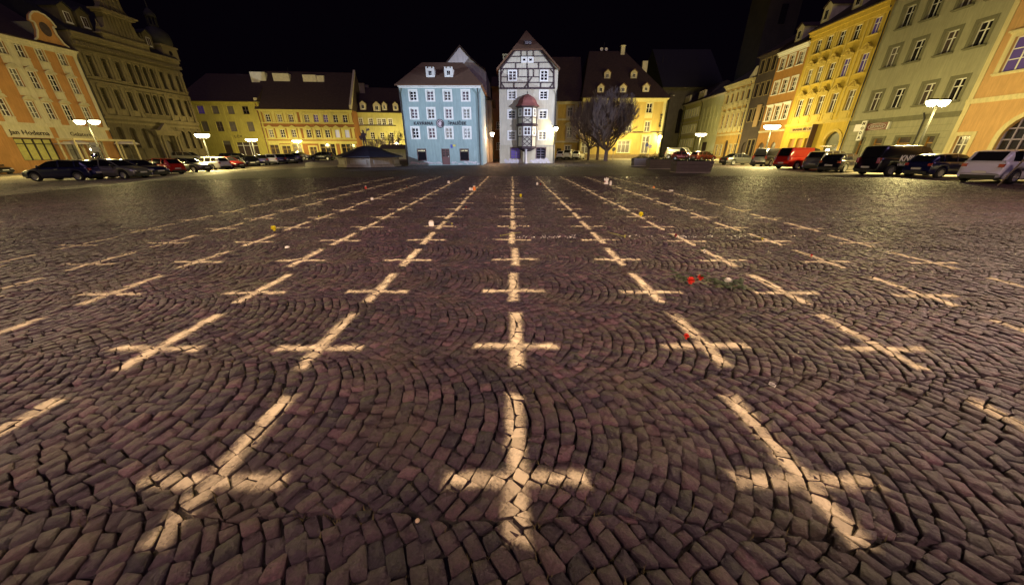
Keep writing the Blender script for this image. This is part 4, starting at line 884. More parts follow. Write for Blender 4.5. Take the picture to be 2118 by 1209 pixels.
# open the plinth over the ground floor windows
pl = [c for c in H.root.children if c.name.startswith('plinth')][-1]; bpy.data.objects.remove(pl)
PLM = plaster('plinth_plaster', (.52, .47, .36), .15)
g0 = [(H.px(a, 317)[0]-.09, H.px(b, 317)[0]+.09) for a, b in ((1056.3, 1076), (1109, 1128))]; za, zb2 = H.px(1066, 328)[1]-.08, H.px(1066, 305.5)[1]+.1
m = MB(); cuts = [0-.05, g0[0][0], g0[0][1], g0[1][0], g0[1][1], H.L+.05]
for i in (0, 2, 4): m.box(cuts[i], cuts[i+1], -.08, 0, -.5, zb_)
for i in (1, 3): m.box(cuts[i], cuts[i+1], -.08, 0, -.5, za).box(cuts[i], cuts[i+1], -.08, 0, zb2, zb_)
m.box(-.08, H.L+.08, -.13, 0, zb_, zb_+.06); H.part(m, 'plinth', PLM)
pe = House.__new__(House); pe.__dict__ = dict(H.__dict__)
m = MB()
def fl(H, x0, x1, zt_, n_):
    for i in range(n_):
        x = x0 + (x1-x0)*i/n_ + rnd.uniform(0, .1); hh = zt_*rnd.uniform(.25, 1); w2 = rnd.uniform(.12, .34); zz = rnd.uniform(.02, zt_*.5)
        P = [(x + w2*math.cos(t)*rnd.uniform(.5, 1), max(.02, zz + hh*.4*math.sin(t)*rnd.uniform(.5, 1) + .1)) for t in [k*math.pi/4 for k in range(8)]]; m.add([(a, -.087-.0006*i, b) for a, b in P], [tuple(range(8))])
fl(H, H.px(1045, 330)[0], H.px(1080, 330)[0], .9, 26); fl(H, H.px(1098, 330)[0], H.px(1136, 330)[0], .9, 28)
H.part(m, 'peeling_plaster', mat('bare_lime_plaster', (.62, .58, .62), .9))['kind'] = 'stuff'
# oriel: half octagon plan
ox = mean([hp(1092, 900)[0], hp(1243, 900)[0]]); rO = (hp(1243, 900)[0]-hp(1092, 900)[0])/2
zo = {k: hp(1165, y)[1] for k, y in (('b', 985), ('s1', 897), ('w1', 822), ('m0', 808), ('m', 795), ('s2', 740), ('t', 657), ('r', 640), ('tip', 560), ('fin', 527))}
pw = rO*.52; pd_ = 1.05
def oct_(k=1.0, dd=0): return [(-rO*k, 0), (-rO*k, -.30*k), (-pw*k, -pd_*k-dd), (pw*k, -pd_*k-dd), (rO*k, -.30*k), (rO*k, 0)]
def oct_prism(mb, k0, z0, k1, z1): 
    a, b = oct_(k0), oct_(k1); n = 6; vs = [(x, y, z0) for x, y in a] + [(x, y, z1) for x, y in b]
    return mb.add(vs, [tuple(range(n)), tuple(range(2*n-1, n-1, -1))] + [(i, i+n, (i+1) % n + n, (i+1) % n) for i in range(n)])
orl = H.part(oct_prism(MB(), .97, zo['b']+.06, .97, zo['t']), 'oriel', HP, loc=(ox, 0, 0))
m = MB(); oct_prism(m, 1.03, zo['b']-.12, 1.03, zo['b']+.12); oct_prism(m, 1.0, zo['s1']-.06, 1.0, zo['s1']+.05); m.obj('sill_beam', TIM, orl)
m = MB(); oct_prism(m, 1.02, zo['m0']-.1, 1.2, zo['m0']+.08); oct_prism(m, 1.2, zo['m0']+.08, 1.02, zo['m']+.08); m.obj('cornice_beam', TIM, orl)
m = MB(); oct_prism(m, 1.0, zo['s2']-.06, 1.0, zo['s2']+.05); oct_prism(m, 1.02, zo['t']-.08, 1.28, zo['t']+.12); m.obj('eaves_beam', TIM, orl)
P = oct_(1.0)
for (x, y) in P[1:5]: MB().tube((x, y, zo['b']), (x, y, zo['t']), .075, n=4).obj('post', TIM, orl)
def onface(i, t0, t1, z0, z1, th=.05, out=.03):
    a, b = Vector(P[i]), Vector(P[i+1]); d = b - a; n_ = Vector((d.y, -d.x)).normalized(); 
    if n_.y > 0 and i == 2: n_ = -n_
    n_ = n_ if (n_.dot((a+b)/2) > 0) else -n_
    p, q = a + d*t0, a + d*t1; o1, o2 = n_*out, n_*(out+th)
    return [(p.x+o1.x, p.y+o1.y, z0), (q.x+o1.x, q.y+o1.y, z0), (q.x+o2.x, q.y+o2.y, z0), (p.x+o2.x, p.y+o2.y, z0), (p.x+o1.x, p.y+o1.y, z1), (q.x+o1.x, q.y+o1.y, z1), (q.x+o2.x, q.y+o2.y, z1), (p.x+o2.x, p.y+o2.y, z1)]
BF = [(0,3,2,1),(4,5,6,7),(0,1,5,4),(1,2,6,5),(2,3,7,6),(3,0,4,7)]
for i in (1, 2, 3):
    for z0_, z1_ in ((zo['s1']+.1, zo['m0']-.16), (zo['s2']+.1, zo['t']-.14)):
        o = MB().add(onface(i, .1, .9, z0_, z1_, .04, -.03), BF).obj('window', WHITE, orl)
        m = MB()
        for c0, c1 in (((.22, .46), (.54, .78)) if i == 2 else ((.3, .48), (.55, .72))):
            for za_, zb_2 in ((.12, .48), (.54, .9)): m.add(onface(i, c0, c1, z0_+(z1_-z0_)*za_, z0_+(z1_-z0_)*zb_2, .02, .0), BF)
        m.obj('pane', GLASSR, o)
def fbar(i, t0, z0, t1, z1, w_):
    a, b = Vector(P[i]), Vector(P[i+1]); d = b-a; p, q = a+d*t0, a+d*t1; MB().tube((p.x, p.y-.02, z0), (q.x, q.y-.02, z1), w_, n=4).obj('brace', TIM, orl)
fbar(2, .08, zo['m']+.12, .92, zo['s2']-.05, .045); fbar(2, .92, zo['m']+.12, .08, zo['s2']-.05, .045)
zl, zh = zo['b']+.15, zo['s1']-.05
for q in (-.5, 0, .5):
    for s_ in (1, -1):
        t0, t1 = .5+q-.5*s_, .5+q+.5*s_; z0_, z1_ = zl, zh
        c0, c1 = max(0.03, min(.97, t0)), max(.03, min(.97, t1))
        f = lambda t: zl+(zh-zl)*((t-t0)/(t1-t0))
        if abs(c1-c0) > .1: fbar(2, c0, f(c0), c1, f(c1), .05)
rprof = [(1.30, zo['t']+.12), (1.22, zo['t']+.22), (1.02, zo['t']+.5), (.93, zo['t']+.85), (.75, zo['t']+1.15), (.42, zo['t']+1.42), (.15, zo['t']+1.62), (.05, zo['tip']+.1), (.02, zo['tip']+.2)]
m = MB()
for (k0, z0_), (k1, z1_) in zip(rprof[:-1], rprof[1:]): oct_prism(m, k0, z0_, k1, z1_)
m.obj('bell_roof', mat('red_shingles', (.26, .085, .07), .75, noise=.3, nscale=10), orl)
MB().tube((0, -.02, zo['tip']+.1), (0, -.02, zo['fin']+.1), .03).lathe([(0, -.07), (.07, 0), (0, .07)], (0, -.02, zo['tip']+.38), 8).obj('finial', METAL, orl)
for xx in (-.95, .95): MB().lathe([(.05, 0), (.03, .15), (.07, .22), (.02, .42), (.0, .5)], (xx*rO*.95, -.45, zo['t']+.35), 6).obj('finial', mat('red_shingles', (.26, .085, .07)), orl)
m = MB(); oct_prism(m, .45, zo['b']-.55, 1.0, zo['b']-.12); m.obj('corbel', TIM, orl)
H.part(MB().lathe([(.28, -.1), (.28, .2), (.2, .3), (.17, 1.9), (.2, 2.05), (.3, 2.12), (.3, 2.3)], (ox-.15, -.62, 0), 12).tube((ox-.15, -.62, 2.3), (ox-.15, -.62, zo['b']-.4), .2, .3), 'column', mat('pale_stone', (.48, .45, .46), .8, noise=.3, nscale=5), smooth=True)
H.pipe(H.L-.08, z1=zA-.2, m=METAL)

# --- narrow yellow house and museum -----------------------------------
OCH = plaster('ochre_plaster', (.52, .36, .085), .2)
p0, p1 = at_depth(1147, 300, 72), at_depth(1196, 300, 72)
NY = House('narrow_house', 'narrow ochre house with an arched window hood right of the timbered house', 'house', (p0.x-1.4, 72), (p1.x, 72), 10, 10, OCH); NY.top = NY.px(1170, 210)[1]
q = NY.px(1179, 232); NY.win(q[0], q[1]-.75, .95, 1.6, 'cross', pane=GLASSR, sur=True, sw=.26, apron=.6)
q = NY.px(1177.5, 274); NY.win(q[0], q[1]-.95, 1.0, 1.9, 'cross', pane=GLASSC, sur=True, sw=.26, ped='arc', apron=.8)
q = NY.px(1174, 309.5); NY.win(q[0], q[1]-.6, 1.1, 1.3, 'six', pane=GLASS, sur=True, sw=.2)
q = NY.px(1156, 313); NY.hole(q[0]-.45, q[0]+.45, .4, q[1]+.55); NY.part(MB().box(q[0]-.45, q[0]+.45, .15, .2, .4, q[1]+.55), 'door', DARKW)
for y in (248, 294): NY.band(NY.px(1172, y)[1], .2, .16)
for x in (NY.px(1153, 250)[0]-.3, NY.L-.9): NY.part(MB().box(x-.3, x+.3, -.08, 0, NY.px(1172, 294)[1]+.3, NY.top-.4), 'pilaster', CREAM)
NY.cornice(.5, .4, CREAM); NY.build_wall(); NY.roof(NY.px(1170, 118, 5)[1], m=ROOF)
NY.pipe(NY.L-.1, m=mat('red_brown_pipe', (.16, .06, .04)))
MU = House('museum', 'large yellow museum building with steep dark roof behind the two bare trees', 'museum', (p1.x, 70.5), (at_depth(1366, 300, 70.5).x, 70.5), 15, 11, plaster('museum_yellow', (.56, .42, .13), .15))
MU.top = MU.px(1290, 203)[1]; MT = plaster('museum_trim', (.66, .60, .30), .12)
for y, xs, w_, h in ((222, (1217, 1256, 1290.5, 1305, 1343.3), 1.05, 1.6),):
    a, z = MU.avgrow([(x, 223.5) for x in xs])
    for i, x in enumerate(a): MU.win(x, z-.8, w_, h, 'cross', pane=(GLASSC, GLASSC, GLASSR, GLASS, GLASS)[i], sur=True, sw=.2, apron=.9, rows=[.5], surm=MT)
a, z = MU.avgrow([(x, 262) for x in (1217, 1256, 1301, 1339)])
for i, x in enumerate(a): MU.win(x, z-.85, 1.0, 1.75, 'cross', pane=(GLASS, GLASS, GLASSC, GLASSR)[i], sur=True, sw=.18, rows=[.5], surm=MT)
u0, u1 = MU.px(1277, 305)[0], MU.px(1302, 305)[0]; q = MU.px(1289, 316); MU.win((u0+u1)/2, q[1], u1-u0, 2.2, 'triple', pane=GLASSC, sur=True, sw=.2, surm=MT)
q = MU.px(1332, 317); MU.win(q[0], q[1], 1.3, 3.1, 'cross', pane=GLASSC, sur=True, sw=.25, surm=MT); q = MU.px(1209, 317); MU.win(q[0], q[1], 1.5, 1.9, 'cross', pane=GLASSC, sur=True, sw=.2, surm=MT)
zz = MU.px(1300, 272.7)[1]; MU.band(zz-.1, .16, .12, DARKW)
MU.part(MB().box(MU.L-.7, MU.L, -.07, 0, .3, MU.top-.5), 'pilaster', MT); MU.part(MB().box(0, MU.L, -.12, 0, -.5, 1.15), 'plinth', plaster('museum_plinth', (.3, .22, .12), .3))
MU.cornice(.6, .55, MT); MU.build_wall(); zr = MU.px(1255, 106, 5.5)[1]; MU.roof(zr, ridge_y=5.5, hip0=MU.px(1219, 106, 5.5)[0], hip1=MU.L-MU.px(1292, 106, 5.5)[0], over=.6, m=ROOF)
for x, y in ((1253.5, 164.5), (1307.5, 164), (1240, 193), (1285.5, 193), (1332.5, 191.6)):
    ylo = 2.6 if y < 170 else .8; q = MU.px(x, y, ylo); MU.dormer(q[0], q[1], 1.2, .95, 'gable', CREAM, ROOFB)
x0_ = MU.px(1288.5, 105, 5); chim(MU.root, x0_[0], 5, zr-1, zr+.7, .75, .75, WC)
a, b = MU.px(1329.5, 156, 6.5), MU.px(1337.5, 126, 6.5); chim(MU.root, (a[0]+b[0])/2, 6.5, a[1]-3, b[1], 1.0, .8, WC, cap=False)
m = MB(); 
for i in range(15): x = 1.2 + i*1.12; m.box(x-.16, x+.16, -.25, -.15, MU.top+.35, MU.top+.45)
MU.part(m, 'snow_guard', STEEL)['kind'] = 'stuff'
an = MU.part(MB().tube((0, 0, -1), (0, 0, 1.4), .04), 'aerial', METAL, loc=(MU.px(1249, 100, 5.5)[0], 5.5, zr))
for dx in (-.45, .45): MB().lathe([(0, 0), (.18, .03), (.3, .1), (.0, .02)], n=10).obj('dish', WHITE, an, (dx, -.1, .25), rot=(R(80), 0, 0))
for i, c in enumerate('MUZEUM'):
    q = MU.px(1359.5 - i*.75, 238 + i*4.6); text(c, .55, 'sign_lettering', LET, MU.root, (MU.L-.78, -.12, q[1]), bold=.015)
MU.pipe(MU.L-.1)
# church in the dark behind
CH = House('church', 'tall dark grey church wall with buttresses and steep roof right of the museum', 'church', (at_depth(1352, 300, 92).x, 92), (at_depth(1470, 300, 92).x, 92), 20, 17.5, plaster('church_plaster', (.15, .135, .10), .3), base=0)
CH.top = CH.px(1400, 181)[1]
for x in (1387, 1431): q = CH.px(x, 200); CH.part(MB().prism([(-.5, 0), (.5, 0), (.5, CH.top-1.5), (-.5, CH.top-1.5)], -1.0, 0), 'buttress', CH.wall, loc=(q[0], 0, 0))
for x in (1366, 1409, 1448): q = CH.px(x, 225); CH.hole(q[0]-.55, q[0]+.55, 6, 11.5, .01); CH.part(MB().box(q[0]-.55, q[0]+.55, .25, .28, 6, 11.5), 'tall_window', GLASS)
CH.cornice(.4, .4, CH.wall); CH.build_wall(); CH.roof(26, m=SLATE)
for xx, hh in ((1365, 126), (1433, 125)): q = CH.px(xx, 165, 6); CH.part(MB().tube((0, 0, -2), (0, 0, 1.2), 1.0, .05, 8).tube((0, 0, 1), (0, 0, 5), .04), 'roof_turret', SLATE, loc=(q[0], 6, q[1]))

# --- right row -----------------------------------------------------------
def RX(y): return 37.85 + .0505 * y
def rpt(y): return (RX(y), y)
class RH(House):
    pass
REF = House('ref', 'x', 'x', rpt(92), rpt(20), 1, 1, WHITE)
bpy.data.objects.remove(REF.root)
def at_s(x, y): return REF.px(x, y)[0]
def rhouse(name, label, s0, s1, top, wall, depth=12, cat='house'):
    a = REF.P0 + REF.e*s0; b = REF.P0 + REF.e*s1; return House(name, label, cat, a, b, depth, top, wall)
sA0, sA1 = at_s(1403, 290), at_s(1447, 250); sB1 = at_s(1487, 260); sC1 = at_s(1541, 250); sD1 = at_s(1590, 200); sE1 = at_s(1647, 190); sF1 = at_s(1796, 155); sG1 = at_s(2020, 170)
PG = plaster('pale_green_plaster', (.50, .50, .30), .18)
A_ = rhouse('stepped_house', 'pale yellow house with stepped parapet, farthest in the right-hand row', sA0, sA1, REF.px(1428, 214)[1], plaster('pale_yellow_plaster', (.62, .58, .24)))
z = [A_.px(1429, y)[1] for y in (235, 267, 296)]
for k in range(3):
    for i in range(6): A_.win(1.6 + i*(A_.L-3.2)/5, z[k]-.8, .75, 1.7, 'cross', pane=GLASSR, sur=True, sw=.12, surm=WHITE)
A_.band(A_.px(1430, 251)[1]-.1, .15, .12); A_.band(A_.px(1425, 279)[1], .15, .12); A_.cornice(.3, .3); A_.build_wall(); A_.roof(A_.top+3.6, ridge_y=4)
for x0, x1 in ((0, 2.4), (A_.L-2.6, A_.L)):
    m = MB().box(x0, x1, -.1, .35, A_.top, A_.top+1.3)
    for j in range(3): a = x0 + (x1-x0)*(j*.4); m.box(a, a+(x1-x0)*.2, -.1, .35, A_.top+1.3, A_.top+1.8)
    A_.part(m, 'stepped_parapet', CREAM)
A_.pipe(A_.L-.1); A_.pipe(1.0)
B2 = rhouse('blind_panel_house', 'pale green house with long blind wall panels and small vents', sA1, sB1, REF.px(1475, 199)[1], PG)
for i in range(5): x = 1 + i*(B2.L-2)/4.6; B2.part(MB().box(x, x+.35, -.08, 0, 5.4, 10.3), 'wall_panel', PG)
for i in range(5): x = 1.2 + i*(B2.L-2)/4.6; B2.win(x+.3, 8.1, .4, .35, 'plain', pane=GLASS, sill=False)
B2.band(5.0, .2, .15, PG); B2.hole(B2.L*.35, B2.L*.62, .3, 3.6); B2.part(MB().box(B2.L*.35, B2.L*.62, .2, .25, .3, 3.6), 'gate', DARKW); B2.cornice(.3, .35, CREAM); B2.build_wall(); B2.roof(B2.top+3.5)
C_ = rhouse('baroque_house', 'ornate baroque yellow and rust house with stucco pilasters in right-hand row', sB1, sC1, REF.px(1528, 172)[1], plaster('rust_yellow_plaster', (.52, .33, .09), .35))
CT = plaster('stucco_trim', (.60, .52, .26), .3)
zt_, zm_, zb_ = C_.px(1525, 200)[1], C_.px(1515, 250)[1], C_.px(1505, 298)[1]; n_ = 5
for i in range(n_):
    x = C_.L*(i+.6)/(n_+.2); C_.win(x, zt_-.8, .75, 1.5, 'cross', frame=DARKW, pane=GLASSR, sur=True, sw=.18, ped='flat', surm=CT, apron=.9); C_.win(x, zm_-1.1, .8, 2.3, 'six', frame=CREAM, pane=GLASSR, sur=True, sw=.16, ped='arc', surm=CT, apron=.8, rows=[.25, .5, .75])
    if i != 2: C_.win(x, .9, .9, 2.0, 'cross', frame=CREAM, pane=GLASSR, sur=True, sw=.14, surm=CT)
for i in range(n_+1): x = C_.L*(i+.1)/(n_+.2); C_.part(MB().box(x-.14, x+.14, -.16, 0, 5.3, C_.top-.9).box(x-.24, x+.24, -.24, 0, C_.top-1.7, C_.top-.9).lathe([(.0, 0), (.2, .1), (.1, .4), (.22, .5), (0, .7)], (x, -.2, (zt_+zm_)/2+.3), 6), 'pilaster', CT)
C_.hole(C_.L*.42, C_.L*.56, .2, 3.7, .01); C_.part(MB().box(C_.L*.42, C_.L*.56, .2, .25, .2, 3.7), 'door', DARKW)
C_.band(4.6, .2, .2, CT); C_.cornice(.7, .7, CT); C_.build_wall(); C_.roof(C_.top+4); C_.pipe(C_.L-.6); C_.part(MB().prism([(C_.L-1.6, 0), (C_.L, 0), (C_.L, 1.6)], -.3, .1), 'parapet', CREAM, loc=(0, 0, C_.top+.03))
D_ = rhouse('dark_house', 'dark brown house with pale window surrounds between ornate and orange houses', sC1, sD1, REF.px(1587, 114)[1], plaster('dark_brown_plaster', (.065, .048, .042), .3))
DS = plaster('dark_surround', (.26, .20, .10), .3)
for yy, xx in ((137, 1584), (186, 1574), (238, 1562)):
    zz = D_.px(xx, yy)[1]
    for i in range(3): D_.win(D_.L*(.22+i*.29), zz-.9, .8, 1.9, 'plain', frame=DARKW, pane=GLASS, sur=True, sw=.14, surm=DS, sill=False)
D_.hole(1.0, 2.5, .2, 3.2, .01); D_.part(MB().box(1.0, 2.5, .2, .25, .2, 3.2), 'door', DARKW)
for i in (0, 1): D_.win(D_.L*(.62+i*.22), .7, .85, 2.8, 'cross', frame=DARKW, pane=GLASS, sur=True, sw=.12, surm=DS)
D_.part(MB().box(D_.L*.60, D_.L*.82, -.25, -.1, D_.px(1565, 262)[1], D_.px(1572, 217)[1]), 'banner', mat('faded_banner', (.28, .19, .10), .8)); D_.band(5.0, .12, .08, D_.wall); D_.cornice(.3, .3, D_.wall); D_.build_wall(); D_.roof(D_.top+4)
E_ = rhouse('brown_orange_house', 'brown-orange house with white windows left of the big yellow one', sD1, sE1, REF.px(1645, 98)[1], plaster('brown_orange_plaster', (.40, .20, .055), .2))
for zz, h, w_ in ((E_.px(1641, 125)[1], 1.55, 1.0), (E_.px(1627, 177)[1], 1.75, 1.05), (E_.px(1611, 233)[1], 1.95, 1.05)):
    for i in range(3): E_.win(E_.L*(.2+i*.31), zz-h/2, w_, h, 'cross', pane=(GLASSR, GLASS, GLASSR)[i], sur=True, sw=.17, surm=WHITE, sp=.06, rows=[.34, .67], ped='flat' if h > 1.8 else None)
E_.hole(E_.L*.12, E_.L*.36, .2, 3.0, .01); E_.part(MB().box(E_.L*.12, E_.L*.36, .2, .25, .2, 3.0), 'door', DARKW); E_.win(E_.L*.72, .8, 1.1, 2.2, 'plain', frame=DARKW, pane=GLASSC, arch=.01, sill=False)
E_.band(4.55, .18, .12, CREAM); E_.cornice(.6, .45, WHITE); E_.build_wall(); E_.roof(E_.top+4.5); E_.dormer(E_.L*.3, E_.top+1.0, 1.3, 1.6, 'gable', CREAM)
FY = plaster('rich_yellow_plaster', (.60, .43, .06), .18); FT = plaster('rich_yellow_trim', (.60, .46, .12), .15)
F_ = rhouse('yellow_house', 'tall rich yellow house with rococo window hoods and arched doorway on the right', sE1, sF1, 16.25, FY)
r1x = [F_.px(x, y)[0] for x, y in ((1690.5, 99), (1712, 90.5), (1739.5, 79.5), (1771, 67.5), (1812.5, 53))]; z1_ = mean([F_.px(x, y)[1] for x, y in ((1690.5, 99), (1739.5, 79.5), (1812.5, 53))])
z2_ = mean([F_.px(x, y)[1] for x, y in ((1671, 160), (1716, 148.5), (1783, 132))]); z3_ = mean([F_.px(x, y)[1] for x, y in ((1654, 223), (1696, 217), (1755, 211))])
r3x = [F_.px(x, y)[0] for x, y in ((1654, 223), (1674, 220.5), (1696, 217), (1722.5, 214.5), (1755, 211))]
cols = [(a+b)/2 for a, b in zip(r1x, r3x)]
for i, x in enumerate(cols):
    F_.win(x, z1_-.75, .95, 1.55, 'cross', pane=(GLASS, GLASS, GLASS, GLASS, GLASSV)[i], sur=True, sw=.2, surm=FT, sp=.04)
    F_.win(x, z2_-.95, .98, 1.9, 'cross', pane=(GLASSR, GLASSR, GLASSR, GLASSV, GLASSV)[i], sur=True, sw=.2, surm=FT, ped='rococo', pedm=FT, sp=.05)
    F_.win(x, z3_-1.05, 1.0, 2.15, 'cross', pane=GLASSR, sur=True, sw=.2, surm=FT, ped='rococo', pedm=FT, sp=.05, apron=.9)
for x in [(cols[i]+cols[i+1])/2 for i in range(4)] + [cols[0]-1.0]: F_.part(MB().box(x-.12, x+.12, -.04, 0, 5.5, F_.top-1), 'pilaster', FT)
zl_ = mean([F_.px(1650, 254.5)[1], F_.px(1750, 251)[1]]); F_.band(zl_-.1, .22, .22, FT)
F_.cornice(1.0, .6, FY)
u0, u1 = F_.px(1636, 268)[0], F_.px(1689, 266)[0]; zz = F_.px(1660, 268)[1]
F_.part(MB().box(u0, u1, -.12, 0, zz-.32, zz+.32), 'shop_sign', mat('ochre_board', (.42, .26, .06), .6)); text('VINÁRNA SÍŇ CAFÉ', .42, 'sign_lettering', DARKW, F_.root, ((u0+u1)/2, -.14, zz), bold=.01)
F_.part(MB().box(u1+.05, u1+.13, -.7, 0, .4, zz+.5), 'blade_sign', mat('dark_brown_board', (.07, .035, .02), .6))
for xa, xb in ((1633, 1644), (1648, 1660), (1664, 1678)):
    a, b = F_.px(xa, 290)[0], F_.px(xb, 290)[0]; F_.hole(a, b, .4, 3.3); F_.part(MB().box(a, b, .22, .26, .4, 3.3), 'door', mat('amber_door', (.30, .15, .03), .5))
a, b = F_.px(1702, 300)[0], F_.px(1734, 297)[0]; b = min(b, F_.L-.6); F_.hole(a, b, .2, 3.9, .01); F_.part(MB().box(a, b, .24, .28, .2, 3.9), 'gate', mat('dark_green_gate', (.06, .06, .03), .5))
F_.part(MB().prism(arch_band(b-a, 3.7, .01, .3), -.08, 0), 'arch_moulding', FT, loc=((a+b)/2, 0, .2))
l_ = F_.part(MB().box((a+b)/2-.9, (a+b)/2+.9, -.5, -.1, 2.2, 2.3), 'lit_awning', mat('pale_awning', (.6, .55, .35), .7)); MB().lathe([(0, -.2), (.17, -.1), (.2, 0), (.12, .15), (0, .2)], n=10).obj('door_lamp', LAMPW, l_, ((a+b)/2+.3, -.35, 1.75)); lamp_light('door_lamp_light', (0, 0, 0), 60, WARM, .15, F_.root).location = ((a+b)/2+.3, -.9, 1.75)
F_.build_wall(); F_.roof(21, over=.7); F_.pipe(F_.L-.08)
for q_ in (.02, .45, .97): F_.dormer(F_.L*q_+.2, F_.top+1.0, 1.3, 1.7, 'gable', CREAM)
GG = plaster('grey_green_plaster', (.345, .335, .235), .14); GS = plaster('grey_green_surround', (.17, .165, .11), .15)
G_ = rhouse('grey_green_house', 'grey-green house with dark window surrounds and a MODA sign', sF1, sG1, 19.0, GG)
c2_ = [G_.px(x, y)[0] for x, y in ((1844, 119), (1894, 106.5), (1963, 86), (2030, 66))]; c3_ = [G_.px(x, y)[0] for x, y in ((1810, 207), (1856, 200), (1914, 193), (1975, 186))]
cols = [(a+b)/2 for a, b in zip(c2_, c3_)]
za = mean([G_.px(x, y)[1] for x, y in ((1817, 147.5), (1862, 138), (1925, 123.5), (1985, 110))]); zb_ = mean([G_.px(x, y)[1] for x, y in ((1788, 235), (1830, 230), (1882, 226), )]); zc2 = mean([G_.px(x, y)[1] for x, y in ((1848, 68), (1900, 51))])
ztop = mean([G_.px(x, y)[1] for x, y in ((1860, 89), (1916, 73), (1996, 47))]); h_ = ztop - za; pitchz = za - zb_
for i, x in enumerate(cols):
    for zz in (zb_, za, zc2, zc2 + (zc2-za)):
        G_.win(x, zz+.22, 1.05, min(h_-.5, 2.0), 'cross', pane=GLASSR if (i+int(zz)) % 2 else GLASS, sur=True, sw=.27, surm=GS, rec=.26, sp=.02, rows=[.66], bw=.08)
zl_ = mean([G_.px(1800, 248.5)[1], G_.px(1975, 238)[1]]); G_.band(zl_-.12, .30, .10, GS)
for k in range(7): G_.part(MB().box(.3, G_.L-.3, -.02, 0, .55+k*.55, .57+k*.55), 'joint_line', GS)
sg = [(1776, 1786, .3, 2.9), (1806, 1826, .3, 2.9), (1853, 1884, .9, 2.9), (1912, 1932, .3, 2.9)]
for (xa, xb, z0_, z1_) in sg:
    a, b = G_.px(xa, 290)[0], G_.px(xb, 290)[0]
    if b - a > 2: b = a + 2
    G_.hole(a, b, z0_, z1_); o = G_.part(MB().box(a-.22, a, -.04, 0, .2, z1_+.22).box(b, b+.22, -.04, 0, .2, z1_+.22).box(a, b, -.04, 0, z1_, z1_+.22), 'surround', GS)
    o = G_.part(MB().box(a, a+.12, .2, .27, z0_, z1_).box(b-.12, b, .2, .27, z0_, z1_).box(a+.12, b-.12, .2, .27, z1_-.6, z1_-.5).box(a+.12, b-.12, .2, .27, z0_, z0_+.5), 'door', mat('amber_door', (.30, .15, .03), .5)); MB().box(a+.1, b-.1, .27, .28, z0_, z1_).obj('pane', GLASSR, o)
a, b = G_.px(1797, 262)[0], G_.px(1840, 260)[0]; zz = G_.px(1818, 261.5)[1]
si = G_.part(MB().box(a, b, -.22, 0, zz-.36, zz+.36), 'shop_sign', mat('maroon_board', (.12, .035, .035), .4)); MB().box(b, b+.12, -.24, 0, zz-.36, zz+.36).obj('sign_edge', WHITE, si)
m = MB(); P = [((a+b)/2+(b-a)*.42*math.cos(t), zz+.29*math.sin(t)) for t in [k*2*math.pi/28 for k in range(29)]]; [m.bar(P[k], P[k+1], .035, -.245, -.22) for k in range(28)]; m.obj('sign_ring', mat('sign_grey', (.5, .48, .5), .6), si)
text('GIONNA', .36, 'sign_lettering', mat('sign_grey', (.5, .48, .5), .6), G_.root, ((a+b)/2, -.24, zz), shear=.25)
a2 = G_.px(1773, 262)[0]; G_.part(MB().box(a2-.1, a2+.95, -.16, 0, zz-.36, zz+.36), 'light_box', mat('pale_lit_box', (.6, .5, .35), .6, emit=(1, .85, .6), estr=.25))
xm = G_.px(1790.5, 268)[0]; mo = G_.part(MB().box(xm-.28, xm+.28, -.42, -.30, zz-1.35, zz+.65), 'moda_sign', WHITE)
for i, c in enumerate('MODA'): text(c, .40, 'sign_lettering', DARKW, mo, (xm, -.43, zz+.36-i*.47), rot=(R(90), 0, 0), bold=.015)
G_.pipe(G_.px(1885, 250)[0] + 1.2, z1=zl_+.3, m=METAL); G_.cornice(.4, .4, GG); G_.build_wall(reveal=.45); G_.roof(23)
HH = plaster('peach_plaster', (.58, .35, .16), .12); HT = plaster('peach_trim', (.66, .58, .34), .12)
H2 = rhouse('peach_house', 'peach-coloured corner house with cream trim and great arch at the right edge', sG1, 74, 19, HH)
q = H2.px(1999, 272); u = q[0]; H2.win(u, .75, 1.0, 2.1, 'cross', pane=GLASSR, sur=True, sw=.3, surm=HT, rec=.2)
q = H2.px(2100, 120); H2.win(q[0]+.2, H2.px(2080, 152)[1]+.1, 1.6, 2.4, 'six', pane=GLASSV, sur=True, sw=.32, surm=HT, ped='flat'); H2.win(q[0]+.2, H2.px(2080, 152)[1]+4.6, 1.5, 2.4, 'six', pane=GLASSR, sur=True, sw=.32, surm=HT)
zl_ = mean([H2.px(1992, 212)[1], H2.px(2110, 196)[1]]); H2.band(zl_-.12, .24, .14, HT)
a = H2.px(2058, 300)[0]; H2.hole(a, a+3.6, .3, 4.3, .01); H2.part(MB().prism(arch_band(3.6, 4.0, .01, .35), -.06, 0), 'arch_moulding', HT, loc=(a+1.8, 0, .3)); [H2.part(MB().box(u, u+.35, -.06, 0, .2, 2.5), 'jamb', HT) for u in (a-.35, a+3.6)]
m = MB(); [m.box(a+.6*i, a+.6*i+.1, .2, .28, .3, 4.3) for i in range(7)]; [m.box(a, a+3.6, .18, .28, z, z+.1) for z in (1.2, 2.4, 3.2)]; o = H2.part(m, 'gate', mat('violet_grey_frame', (.16, .13, .25), .5)); MB().box(a, a+3.6, .28, .3, .3, 4.3).obj('pane', GLASS, o)
for k in range(2): H2.win(a+6+k*2.6, .75, 1.0, 2.1, 'cross', pane=GLASSR, sur=True, sw=.3, surm=HT)
H2.part(MB().box(0, .35, -.05, 0, .2, 18.8), 'pilaster', HT); H2.cornice(.5, .5, HT); H2.build_wall(); H2.roof(23)
